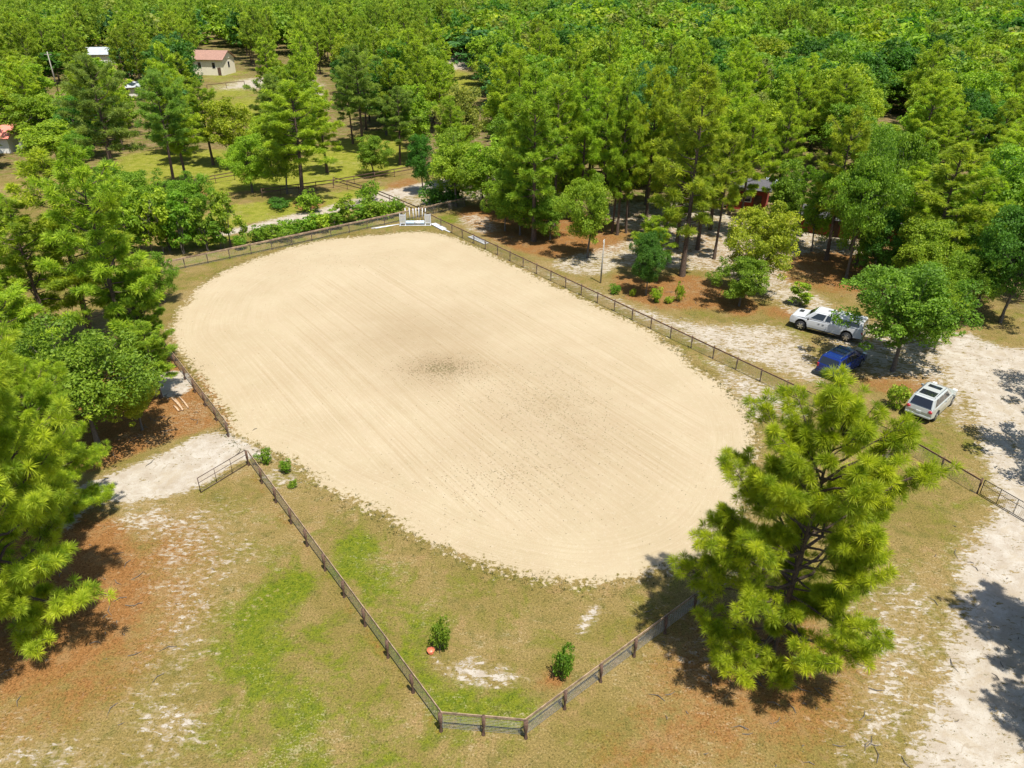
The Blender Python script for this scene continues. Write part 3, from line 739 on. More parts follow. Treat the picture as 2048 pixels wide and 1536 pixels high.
# --- shrubs inside the arena fence
T('bush', 533, 926, 897, 30, 'green', 'leafy shrub just inside the arena beside the gate post')
T('bush', 571, 945, 921, 28, 'green', 'second shrub inside the arena near the gate')
T('bush', 586, 974, 962, 22, 'green', 'flat small shrub inside the arena, third from the gate')
T('bush', 1125, 1354, 1298, 50, 'green', 'dense shrub with orange soil near the near fence corner')
T('bush', 882, 1300, 1245, 44, 'green', 'sparse shrub beside the orange-pink tub')

# --- the woods: scattered trees, more distant the farther back
KEEP = [(396, 96, 464, 156), (415, 148, 505, 172), (425, 165, 530, 205), (0, 250, 48, 296), (178, 98, 208, 116), (264, 164, 288, 178), (170, 325, 335, 386), (440, 262, 640, 300),
        (560, 330, 640, 365), (660, 262, 765, 330), (640, 118, 660, 150), (655, 178, 668, 230), (905, 130, 965, 200), (955, 235, 975, 262), (1480, 360, 1510, 405), (1535, 372, 1580, 388),
        (95, 130, 125, 185), (1640, 395, 1700, 460), (1590, 455, 1690, 490), (1200, 330, 1240, 360), (560, 60, 575, 110), (1785, 195, 1800, 230)]
wr = np.random.default_rng(21)
def blocked(x, y, r, h):
    u0, v0 = PR(x, y, h*0.97); u1, v1 = PR(x, y, h*0.3)
    rp = r*FPX/depth((x, y))
    for (a, b, c_, d_) in KEEP:
        # ground seen through the rectangle lies farther than the tree: keep the view open
        gx, gy = G((a+c_)/2, max(d_, 4)+2)
        if y < gy + 3 and min(u0, u1)-rp*0.75 < c_ and max(u0, u1)+rp*0.75 > a and v0-rp*0.1 < d_ and v1+rp*0.2 > b: return True
    return False
clear = [GP(p) for p in ([(170,398),(225,318),(340,318),(345,402)],[(440,395),(470,345),(640,350),(640,382)],[(655,352),(660,268),(760,260),(825,330),(820,348)],
    [(390,175),(398,98),(470,92),(500,140),(560,165),(540,195),(470,205)], [(860,125),(950,125),(980,200),(890,210)],
    [(1420,415),(1440,350),(1600,350),(1760,395),(1960,440),(1960,500),(1700,470),(1560,440)], [(0,300),(-60,240),(60,245),(60,300)],
    [(380,480),(400,400),(860,330),(1000,330),(1000,420),(700,450)])]
def inside(P, x, y): return sdpoly(P, np.array([x]), np.array([y]))[0] > 0
cells = {}
def free(x, y, d):
    for i in (-1, 0, 1):
        for j in (-1, 0, 1):
            for (a, b, e) in cells.get((int(x//9)+i, int(y//9)+j), ()):
                if (a-x)**2 + (b-y)**2 < (0.5*(d+e))**2: return False
    return True
for a in TREES: cells.setdefault((int(a[0]//9), int(a[1]//9)), []).append((a[0], a[1], 3.6 if a[2] > 1.2 else 1.5))
scat = []
for k in range(60000):
    y = wr.uniform(72, 470); half = 0.71*(y*0.87+14)+9
    x = wr.uniform(-half, half)
    if not inside(P_floor, x, y): continue
    d = 5.0 if y < 200 else 6.2
    u, v = PR(x, y, 0)
    pine_p = 0.58 if u < 900 else (0.34 if v > 250 else 0.10)
    if u < 700 and y < 190: d = 5.2
    if u < 1000 and y >= 190: d = 5.3
    if not free(x, y, d): continue
    if any(inside(P, x, y) for P in clear): continue
    patch = math.sin(x*0.045+1.7)*math.cos(y*0.038-0.6) + 0.5*math.sin(x*0.11+y*0.07)
    pine = wr.uniform() < pine_p + 0.22*patch
    h = wr.uniform(12.5, 18.5) if pine else wr.uniform(8.5, 15.5)
    r = wr.uniform(2.5, 3.9) if pine else wr.uniform(3.4, 6.0)
    if u < 700 and v > 230: h *= 0.9
    if y > 150 and not pine: r *= 1.2
    if blocked(x, y, r, h): continue
    if v > 330 and u > 900: h *= wr.uniform(0.75, 1.0)
    cells.setdefault((int(x//9), int(y//9)), []).append((x, y, d))
    scat.append((x, y, h, r, pine))
def wood_col(x, y, pine):
    q = wr.uniform()
    far = min(1, max(0, (y-130)/260))
    if pine: base = np.array(COL['pine'])*(1-0.65*far) + np.array(COL['pine_d'])*0.65*far
    else:
        nm = 'fresh' if q < 0.28 else 'green' if q < 0.58 else 'deep' if q < 0.78 else 'olive' if q < 0.84 else 'lime' if q < 0.96 else 'blue'
        base = np.array(COL[nm])*(1-0.18*far)
    return tuple(base*wr.uniform(0.78, 1.22))
scat.sort(key=lambda s: math.hypot(s[0], s[1]))
npine = nbroad = 0; rest = []; SCL = {}
LAND = [(430, 130, 'the cream house'), (190, 110, 'the distant white building'), (20, 275, 'the salmon red roof'), (275, 175, 'the bluish white shed'), (117, 150, 'the utility pole'),
        (260, 350, 'the green pasture'), (605, 270, 'the big full pine over the lane'), (710, 300, 'the pasture end'), (815, 150, 'the large dark tree'),
        (920, 335, 'the bright rounded tree'), (1070, 300, 'the tallest middle pine'), (1230, 350, 'the three slim pines'), (1364, 300, 'the big dark-trunked pine'), (1497, 385, 'the red barn'),
        (1560, 382, 'the metal shelter'), (1692, 330, 'the broad green tree'), (1850, 410, 'the wide yellow-tipped pine'), (2000, 480, 'the dense dark right tree'), (2040, 330, 'the tall right edge tree'),
        (1515, 480, 'the bright round tree'), (1175, 420, 'the small bright tree'), (1450, 200, 'the upper middle woods'), (1750, 200, 'the upper right woods'), (1150, 130, 'the upper central woods')]
for (x, y, h, r, pine) in scat:
    vis = PR(x, y, h)
    if vis[0] < -60 or vis[0] > 2110 or vis[1] < -5: rest.append((x, y, h, r, pine)) if vis[1] > -60 else None; continue
    if (npine if pine else nbroad) >= 240: rest.append((x, y, h, r, pine)); continue
    near = y < 140
    kind = ('pine_mid' if near else 'pine_far') if pine else ('oak_mid' if near else 'oak_far')
    side = 'left' if vis[0] < 680 else 'centre' if vis[0] < 1365 else 'right'
    dist = 'near edge of the woods' if y < 125 else 'middle of the woods' if y < 190 else 'distant woods'
    what = 'pine' if pine else 'broadleaf tree'
    cc = wood_col(x, y, pine)
    if y < 190:
        w_ = ('tall ' if h > 16.5 else 'short ' if h < 13.8 else '') if pine else ('wide ' if r > 5.2 else 'small ' if r < 4.2 else '')
        ct = 'dark green ' if cc[1] < 0.24 else 'yellow-green ' if cc[0] > 0.62*cc[1] else 'green '
        mx_, my_ = PR(x, y, h*0.6)
        lmk = min(LAND, key=lambda q: (q[0]-mx_)**2 + 2.5*(q[1]-my_)**2)
        rel = 'above' if my_ < lmk[1]-25 else 'left of' if mx_ < lmk[0] else 'right of'
        if pine: npine += 1
        else: nbroad += 1
        ro = plant(kind, (x, y), h, r, cc, 'x', 'trees of the nearer woods', jit=0.03)
        SCL.setdefault(f'{w_}{ct}{what} {rel} {lmk[2]}', []).append((mx_, my_, ro))
        continue
    if pine: npine += 1
    else: nbroad += 1
    plant(kind, (x, y), h, r, wood_col(x, y, pine), f'{what} among others in the {dist}, {side} third of the photo', f'{what}s in the {dist}, {side}', jit=0.06)
ORD = ['leftmost', 'second', 'third', 'fourth', 'fifth', 'sixth', 'seventh', 'eighth', 'ninth', 'tenth', 'eleventh', 'twelfth']
for lb, ls in SCL.items():
    ls.sort(key=lambda q: q[0])
    for n_, (a_, b_, ro) in enumerate(ls):
        ro['label'] = lb if len(ls) == 1 else (f'{lb}, {ORD[n_]} from left' if n_ else f'{lb}, leftmost') if n_ < 12 else f'{lb}, farther right'
# everything farther back reads as one mass of forest
VV, FF, TT = [], [], []; off = 0
far_src = [pine_meshes(211+k, 17, 3.6, 0.45, 30, 5, 7, 0.85, 0.26, 0.4, 3, 0.2)[1] for k in range(2)] + [oak_meshes(221+k, 13, 4.6, 0.3, 22, 850, 0.62, lobes=(0.3, 0.45))[1] for k in range(2)]
for (x, y, h, r, pine) in rest:
    V, F, T_ = far_src[(0 if pine else 2) + int(wr.integers(2))]
    a = wr.uniform(0, 6.28); h0, r0 = (17, 3.6) if pine else (13, 4.6)
    ca, sa = math.cos(a)*r/r0, math.sin(a)*r/r0
    VV.append(np.stack([V[:, 0]*ca - V[:, 1]*sa + x, V[:, 0]*sa + V[:, 1]*ca + y, V[:, 2]*h/h0], 1)); FF.append(F+off); off += len(V)
    TT.append(T_*np.array(wood_col(x, y, pine)))
me = raw_mesh('far_woods', np.concatenate(VV), np.concatenate(FF), M['leaf'], np.concatenate(TT))
fw = link('far_woods', me); tag(fw, 'mass of distant forest filling the top of the picture', 'forest', kind='stuff')
print('TREES', npine, nbroad, 'rest', len(rest), 'faces', len(me.polygons))
#MORE3
# ------------------------------------------------------------------ fences
SP = 2.44
def v2(p, z=0.0): return Vector((p[0], p[1], z))
def post_mesh(h, r):
    rs = random.Random(int(h*100)); m = MB()
    m.tube([(0, 0, -0.3), (0.004, 0, 0.02), (0.01, 0.006, h*0.55), (0.0, 0.0, h)], [r*1.05, r*1.05, r, r*0.97], 10)
    return m.mesh('post', M['post'], True)
def fence(name, label, line, hgt=1.16, post_r=0.075, post_side=0.0, rail=None, cap=False, wires=True, group=None, step=SP, skip_last=False, wire_side=1, wr_=0.008, board2=None):
    """line: ground points of the corners; posts are set along each run"""
    root = empty(name, (*line[0], 0)); tag(root, label, 'fence', group)
    o0 = Vector((*line[0], 0))
    pm = post_mesh(hgt, post_r); first = None
    W = MB(); nw = 0
    rail = rail or M['rail']
    pts = []
    for k, (a, b) in enumerate(zip(line, line[1:])):
        a, b = v2(a), v2(b); L = (b-a).length; n = max(1, round(L/step))
        for i in range(n + (1 if k == len(line)-2 else 0)):
            pts.append((a.lerp(b, i/n), k))
    R_ = random.Random(len(pts))
    tops = []
    for i, (p, k) in enumerate(pts):
        q = p - o0
        if first is None: po = first = link('post', pm, root)
        else: po = first.copy(); C.objects.link(po); po.parent = root
        po.location = (q.x, q.y, R_.uniform(-0.03, 0.03)); po.rotation_euler = (R_.uniform(-.035, .035), R_.uniform(-.035, .035), R_.uniform(0, 6))
    for i in range(len(pts)-1):
        a = pts[i][0]-o0; b = pts[i+1][0]-o0
        d = (b-a).normalized(); s = Vector((-d.y, d.x, 0))*(post_r+0.025)*wire_side
        ja, jb = R_.uniform(-.015, .015), R_.uniform(-.015, .015)
        m = MB()
        z = hgt - (0.02 if cap else 0.075)
        if cap: m.bar(a+Vector((0, 0, hgt+0.022+ja))+d*0.003, b+Vector((0, 0, hgt+0.022+jb))-d*0.003, 0.16, 0.04)
        m.bar(a+s+Vector((0, 0, z-0.02+ja))+d*0.003, b+s+Vector((0, 0, z-0.02+jb))-d*0.003, 0.04, 0.13)
        m.build('rail', rail, root)
        if board2:
            MB().bar(a+s+Vector((0, 0, board2))+d*0.003, b+s+Vector((0, 0, board2))-d*0.003, 0.04, 0.12).build('rail', rail, root)
        if wires:
            s2 = s*1.0 + s.normalized()*0.026
            zz = 0.06
            while zz < hgt-0.12:
                W.bar(a+s2+Vector((0, 0, zz+R_.uniform(-.008, .008))), b+s2+Vector((0, 0, zz+R_.uniform(-.008, .008))), wr_, wr_); zz += 0.095
            Lb = (b-a).length; u = 0.08
            while u < Lb:
                W.bar(a+s2+d*u+Vector((0, 0, 0.03)), a+s2+d*u+Vector((0, 0, hgt-0.12)), wr_*0.7, wr_*0.7); u += 0.19
    if wires: W.build('wire_mesh', M['wire'], root)
    return root
RAv = Vector((math.cos(RA), math.sin(RA)))
FR0 = Vector(G(903.9, 465.8)); FR26 = Vector(G(1954, 987))
CORN = Vector(G(1810.8, 901.9))
JC = Vector(G(840, 434))
NEAR2 = G(1052, 1476.5); NEAR1 = G(882.3, 1462); LG = G(498, 930.6); LE = G(457, 873)
LF = G(318, 690)
fence('fence', 'brown post and rail fence with wire along the right side of the arena', [tuple(JC), tuple(FR0), tuple(CORN), tuple(FR26)], rail=M['rail'], post_r=0.065, wire_side=-1)
fence('fence', 'weathered grey flat-topped fence along the far end of the arena behind the jump', [G(290, 554), G(371, 536), G(544.4, 499.4), G(769.7, 449.6), tuple(JC), G(866.7, 427.6), G(930, 413)], rail=M['rail_grey'], cap=True, post_r=0.06, wire_side=-1)
fence('fence', 'long near-left fence running from the arena gate to the near corner', [LG, NEAR1], rail=M['rail_grey'], wire_side=1, post_r=0.085)
fence('fence', 'short two-bay fence cutting the near corner, closest to the camera', [NEAR1, NEAR2], rail=M['rail_grey'], wire_side=1, post_r=0.085, step=2.05)
fence('fence', 'near fence rising right behind the large lone pine to the right side fence', [NEAR2, tuple(CORN)], rail=M['rail_grey'], wire_side=1, post_r=0.085, step=2.3)
fence('fence', 'left side fence beyond the arena gate, half hidden by the tall pines', [LE, LF, G(255, 606)], rail=M['rail_grey'], wire_side=-1, post_r=0.08)
FPs = [('dark rail fence at the back of the green pasture, left part', [G(232, 399), G(393, 374), G(470, 360)]),
       ('dark rail fence between the lane and the pasture', [G(525, 395), G(598, 385), G(667, 376), G(828, 347)]),
       ('dark rail fence running from the pasture to the far arena corner', [G(668, 371), G(752, 396), G(838, 433)])]
for lb, ln in FPs: fence('fence', lb, ln, rail=M['rail_dark'], wires=False, hgt=1.25, post_r=0.06, board2=0.7, step=3.2)
fence('fence', 'dark rail fence seen between slim pines behind the white sand', [G(1170, 352), G(1235, 352), G(1330, 368)], rail=M['rail_dark'], wires=False, hgt=1.25, post_r=0.06, board2=0.7, step=3.0)
fence('fence', 'thin fence on the lawn in front of the distant cream house', [G(415, 180), G(490, 172)], rail=M['rail_dark'], wires=False, hgt=1.3, post_r=0.08, step=5.0)

# ------------------------------------------------------------------ gates
def gate(name, label, a, b, h, mat, wires, z0=0.08, bars=(1/3, 2/3), mid=0.66):
    a = v2(a); b = v2(b); root = empty(name, (a.x, a.y, 0)); tag(root, label, 'gate')
    d = b-a; up = Vector((0, 0, 1)); r = 0.024
    f = MB()
    f.tube([up*z0, d+up*z0], r); f.tube([up*h, d+up*h], r); f.tube([up*(z0-.02), up*(h+.01)], r*1.1); f.tube([d+up*(z0-.02), d+up*(h+.01)], r*1.1)
    f.build('frame', mat, root, True)
    MB().tube([up*(z0+(h-z0)*mid), d+up*(z0+(h-z0)*mid)], 0.018).build('crossbar', mat, root, True)
    for t in bars: MB().tube([d*t+up*z0, d*t+up*h], 0.018).build('upright', mat, root, True)
    if wires:
        W = MB(); z = z0+0.08
        while z < h: W.bar(up*z, d+up*z, 0.005, 0.005); z += 0.09
        u = 0.1
        while u < d.length: W.bar(d.normalized()*u+up*z0, d.normalized()*u+up*h, 0.005, 0.005); u += 0.1
        W.build('wire_panel', M['black_tube'], root)
    else:
        hg = MB()
        for z in (z0+0.1, h-0.1): hg.bar(Vector((0, 0, z))-d.normalized()*0.1, Vector((0, 0, z)), 0.03, 0.05)
        hg.build('hinges', mat, root)
    return root
ga = G(495.6, 929); gb = G(402, 986)
gate('gate', 'open brown tubular gate swung out from the left fence post over the pale path', ga, gb, 1.15, M['gate_tube'], False)
gd = (Vector(FR26)-CORN).normalized()
g0 = FR26 + gd*0.16; g1 = g0 + gd*4.3
gate('gate', 'black tubular gate with wire infill across the white sand drive at the right edge', tuple(g0), tuple(g1), 1.16, M['black_tube'], True, bars=(0.25, 0.5, 0.75))
pp = g1 + gd*0.15
fence('fence', 'gate post and rail at the right frame edge beyond the black gate', [tuple(pp), tuple(pp+gd*2.4)], rail=M['rail'], post_r=0.075)

# ------------------------------------------------------------------ jump and its equipment
def Wd(px, py): return v2(G(px, py))
jl, jr = Wd(800, 450.5), Wd(862, 450)
root = empty('horse_jump', (jl.x, jl.y, 0)); tag(root, 'white horse jump with pale blue roller between two slatted standards', 'horse jump')
d = jr-jl; dn = d.normalized(); sN = Vector((-dn.y, dn.x, 0)); L = d.length
root.rotation_euler = (0, 0, math.atan2(dn.y, dn.x))
for x0 in (0.0, L-0.75):
    st = empty('standard', (x0, 0, 0)); st.parent = root
    m = MB()
    for x in (0.0, 0.67): m.box((x, -0.05, 0.0), (x+0.09, 0.05, 1.5 if x == 0.0 and x0 == 0 else 1.42))
    for z in (0.22, 1.25): m.box((0.092, -0.035, z), (0.668, 0.035, z+0.09))
    m.build('frame', M['white_paint'], st)
    sl = MB()
    for k in range(5): sl.box((0.14+k*0.105, -0.02, 0.312), (0.20+k*0.105, 0.02, 1.248))
    sl.build('slats', M['white_paint'], st)
    ft = MB(); ft.box((-0.0, -0.45, 0.02), (0.09, -0.052, 0.11)); ft.box((-0.0, 0.052, 0.02), (0.09, 0.45, 0.11)); ft.box((0.67, -0.45, 0.02), (0.76, -0.052, 0.11)); ft.box((0.67, 0.052, 0.02), (0.76, 0.45, 0.11))
    ft.build('foot', M['white_paint'], st)
m = MB(); m.tube([(0.8, -0.05, 0.36), (0.84, -0.05, 0.36), (L-0.86, -0.05, 0.36), (L-0.82, -0.05, 0.36)], [0.2, 0.23, 0.23, 0.2], 20); rl = m.build('roller', M['pale_blue'], root, True)
m = MB(); m.tube([(L*0.46, -0.05, 0.36), (L*0.66, -0.05, 0.36)], 0.236, 20); m.build('band', M['white_paint'], rl, True)
MB().tube([(0.1, -0.32, 0.07), (L-0.1, -0.34, 0.07)], 0.05, 10).build('ground_pole', M['white_paint'], root, True)
pb = Wd(835, 441)
for k in range(7):
    x = [-1.45, -0.95, -0.5, -0.15, 0.2, 0.62, 0.98][k]
    p = pb + dn*x
    ro = MB().tube([(0, 0, 0.02), (0.03*(k-3), 0.28, 1.55+0.05*math.sin(k*2))], 0.045, 8).build('jump_pole', M['white_paint'], None, True)
    ro.location = (p.x, p.y, 0); ro.rotation_euler = (0, 0, root.rotation_euler.z)
    tag(ro, ['leftmost', 'second', 'third', 'fourth, central', 'fifth', 'sixth', 'rightmost'][k] + ' white jump pole from left, standing against the fence behind the roller', 'jump pole', 'white jump poles leaning on the fence')
a, b = Wd(743, 458), Wd(800, 449.5); o = MB().tube([(0, 0, 0.07), tuple((b-a)+Vector((0, 0, 0.07)))], 0.06, 10).build('jump_pole', M['white_paint'], None, True); o.location = (a.x, a.y, 0); tag(o, 'white pole lying on the grass left of the jump', 'jump pole')
o = MB().tube([(0, 0, 0.06), tuple((b-a)*0.93+Vector((0.1, 0.35, 0.06)))], 0.055, 10).build('jump_pole', M['white_paint'], None, True); o.location = (a.x+0.5, a.y+0.05, 0.0); tag(o, 'thinner white pole lying behind the first pole left of the jump', 'jump pole')
def plank(name, label, cat, q, t, mat):
    q = [v2(G(*p)) for p in q]; o0 = q[0].copy(); z = Vector((0, 0, 0.03))
    o = MB().slab([p-o0+z for p in q][::-1], t).bevel(0.01, 1).build(name, mat); o.location = o0
    if o.data.vertices[4].co.z < 0: o.location.z = t
    return tag(o, label, cat)
plank('jump_board', 'wide white board lying on the grass right of the jump', 'board', [(862, 450), (871, 448), (893, 459), (884, 462)], 0.14, M['white_paint'])
plank('jump_board', 'thin white plank lying beyond the wide white board by the right fence', 'board', [(887, 460), (890, 459), (901, 464.5), (899, 465.5)], 0.06, M['white_paint'])
a, b = Wd(936, 475), Wd(968, 489.5); root = empty('slatted_rail', (a.x, a.y, 0.05)); d = b-a; root.rotation_euler = (0, 0, math.atan2(d.y, d.x)); L = d.length
tag(root, 'white ladder-like jump panel lying flat outside the right fence', 'jump panel')
m = MB(); m.box((0, 0, 0), (L, .09, .08)); m.box((0, .7, 0), (L, .79, .08)); m.build('frame', M['white_paint'], root)
m = MB()
for k in range(9): m.box((0.06+k*(L-.2)/8, .092, 0.005), (0.15+k*(L-.2)/8, .698, .07))
m.build('slats', M['white_paint'], root)
# peeled logs
for k, (p, q, lb) in enumerate([((343, 797), (363, 817), 'leftmost of four peeled logs on the orange straw'), ((350, 799), (366, 822), 'second of four peeled logs on the orange straw'), ((359, 795), (377, 817), 'rightmost and longest peeled log on the orange straw'), ((348, 813), (358, 823.5), 'shortest peeled log, lying at the foot of the others')]):
    a, b = Wd(*p), Wd(*q); dd = b-a
    o = MB().tube([(0, 0, .08), tuple(dd*0.5+Vector((0.02, 0.02, .08))), tuple(dd+Vector((0, 0, .07)))], [0.055, 0.07, 0.06], 10).build('log', M['log'], None, True)
    o.location = a; tag(o, lb, 'log', 'peeled logs on the straw')
# lamp pole
p = Wd(1201, 566); root = empty('lamp_pole', p); tag(root, 'leaning grey wooden pole standing beside the right fence', 'pole')
MB().tube([(0, 0, -.2), (0.05, 0.03, 2.4), (0.12, 0.05, 4.7)], [0.085, 0.075, 0.06], 10).build('shaft', M['bark_pale'], root, True)
MB().box((0.0, -0.07, 4.35), (0.06, 0.07, 4.6)).bevel(0.01, 1).build('meter_box', M['white_paint'], root)
p = Wd(117, 186); root = empty('utility_pole', p); tag(root, 'thin grey utility pole among the trees at the upper left', 'pole')
MB().tube([(0, 0, -.2), (0, 0, 9.5)], [0.16, 0.11], 10).build('shaft', M['bark_pale'], root, True)
m = MB(); m.box((-0.9, -0.06, 8.8), (0.9, 0.06, 8.95)); m.build('crossarm', M['bark_pale'], root)
# orange tub
p = Wd(862, 1306); root = empty('tub', p); tag(root, 'orange-pink plastic tub beside the sparse shrub inside the near fence', 'tub')
tubm = simple('tub_plastic', (0.62, 0.16, 0.08), 0.4, var=0.15)
m = MB(); m.tube([(0, 0, 0), (0, 0, .02), (0, 0, 0.22)], [0.13, 0.14, 0.18], 20); m.build('body', tubm, root, True)
m = MB(); m.tube([(0, 0, 0.222), (0, 0, 0.237)], [0.192, 0.192], 20); m.build('rim', tubm, root, True)

# ------------------------------------------------------------------ vehicles
glass = NG('car_glass'); glass.bs.inputs['Base Color'].default_value = (0.012, 0.014, 0.018, 1); glass.bs.inputs['Roughness'].default_value = 0.06; glass.bs.inputs['Coat Weight'].default_value = 0.5; glass = glass.m
rub = simple('tyre_rubber', (0.018, 0.018, 0.018), 0.85, var=0.2)
alloy = simple('alloy', (0.5, 0.5, 0.5), 0.3, metal=0.9, var=0.1)
blk = simple('black_trim', (0.02, 0.02, 0.022), 0.5, var=0.2)
chrome = simple('chrome', (0.6, 0.6, 0.62), 0.15, metal=1.0, var=0.05)
redl = simple('tail_lamp', (0.35, 0.01, 0.02), 0.2, var=0.1, coat=1)
lampm = simple('head_lamp', (0.7, 0.72, 0.75), 0.1, var=0.1, coat=1)
platem = simple('plate', (0.6, 0.62, 0.6), 0.5, var=0.2, scale=40)
def paint(n, c, metal=0.0, rough=0.3): return simple(n, c, rough, metal, 0.04, 2, coat=0.8)
def arch(cx, r, zb, n=9, z0=None):
    return [(cx + r*math.cos(math.pi*k/n), zb + r*math.sin(math.pi*k/n)) for k in range(n+1)]
def wheel(root, x, y, r, wdt, sgn):
    t = MB(); t.tube([(0, -wdt/2, 0), (0, -wdt/2+.03, 0), (0, wdt/2-.03, 0), (0, wdt/2, 0)], [r-.04, r, r, r-.04], 28)
    wh = empty('wheel', (x, y, r)); wh.parent = root
    t.build('tyre', rub, wh, True)
    m = MB(); yy = sgn*(wdt/2)
    m.tube([(0, yy-sgn*.03, 0), (0, yy+sgn*.004, 0)], [r*.66, r*.66], 24)
    ri = m.build('rim', blk, wh, True)
    sp = MB()
    for k in range(6):
        a = k*math.pi/3
        sp.bar((0, yy+sgn*.012, 0), (math.cos(a)*r*.63, yy+sgn*.012, math.sin(a)*r*.63), .03, .09) if False else sp.box((0.02, -0.012, -r*.1), (r*.63, 0.012, r*.1), Matrix.Translation((0, yy+sgn*.014, 0)) @ Matrix.Rotation(a, 4, 'Y'))
    sp.tube([(0, yy-sgn*.02, 0), (0, yy+sgn*.03, 0)], [r*.2, r*.2], 12)
    sp.build('spokes', alloy, wh)
def cabin(zb, zt, xrb, xfb, xrt, xft, wb, wt):
    B = [Vector((xrb, -wb, zb)), Vector((xfb, -wb, zb)), Vector((xfb, wb, zb)), Vector((xrb, wb, zb))]
    Tt = [Vector((xrt, -wt, zt)), Vector((xft, -wt, zt)), Vector((xft, wt, zt)), Vector((xrt, wt, zt))]
    return B, Tt
def cab_mesh(B, Tt, bev=0.06, crown=0.05):
    m = MB(); b = [m.b.verts.new(p) for p in B]; t = [m.b.verts.new(p) for p in Tt]
    m.b.faces.new(b[::-1]); m.b.faces.new(t)
    for i in range(4): m.b.faces.new((b[i], b[(i+1) % 4], t[(i+1) % 4], t[i]))
    return m.bevel(bev, 3)
def pane(B, Tt, i, u0, u1, v0, v1, t=0.012, u0t=None, u1t=None):
    """panel on cabin side i between fractions"""
    j = (i+1) % 4
    def P(u, v): return B[i].lerp(B[j], u).lerp(Tt[i].lerp(Tt[j], u), v)
    u0t = u0 if u0t is None else u0t; u1t = u1 if u1t is None else u1t
    q = [P(u0, v0), P(u1, v0), P(u1t, v1), P(u0t, v1)]
    n = (q[1]-q[0]).cross(q[2]-q[0]).normalized()
    ctr = sum(B+Tt, Vector())/8
    if n.dot(q[0]-ctr) < 0: q = q[::-1]; n = -n
    return MB().slab([p+n*0.004 for p in q], t)
def lower(prof, w_, mat, root, name='body', bev=0.07):
    m = MB(); m.prism(prof, -w_, w_); m.bevel(bev, 3)
    for v in m.b.verts:      # plan taper at the ends, slight tumblehome
        x0, x1 = prof_min, prof_max
        e = max(0, (v.co.x-(x1-0.9))/0.9, ((x0+0.7)-v.co.x)/0.7)
        v.co.y *= 1-0.10*e*e
        v.co.y *= 1-0.05*max(0, (v.co.z-0.75))/0.4
    o = m.build(name, mat, root); return o
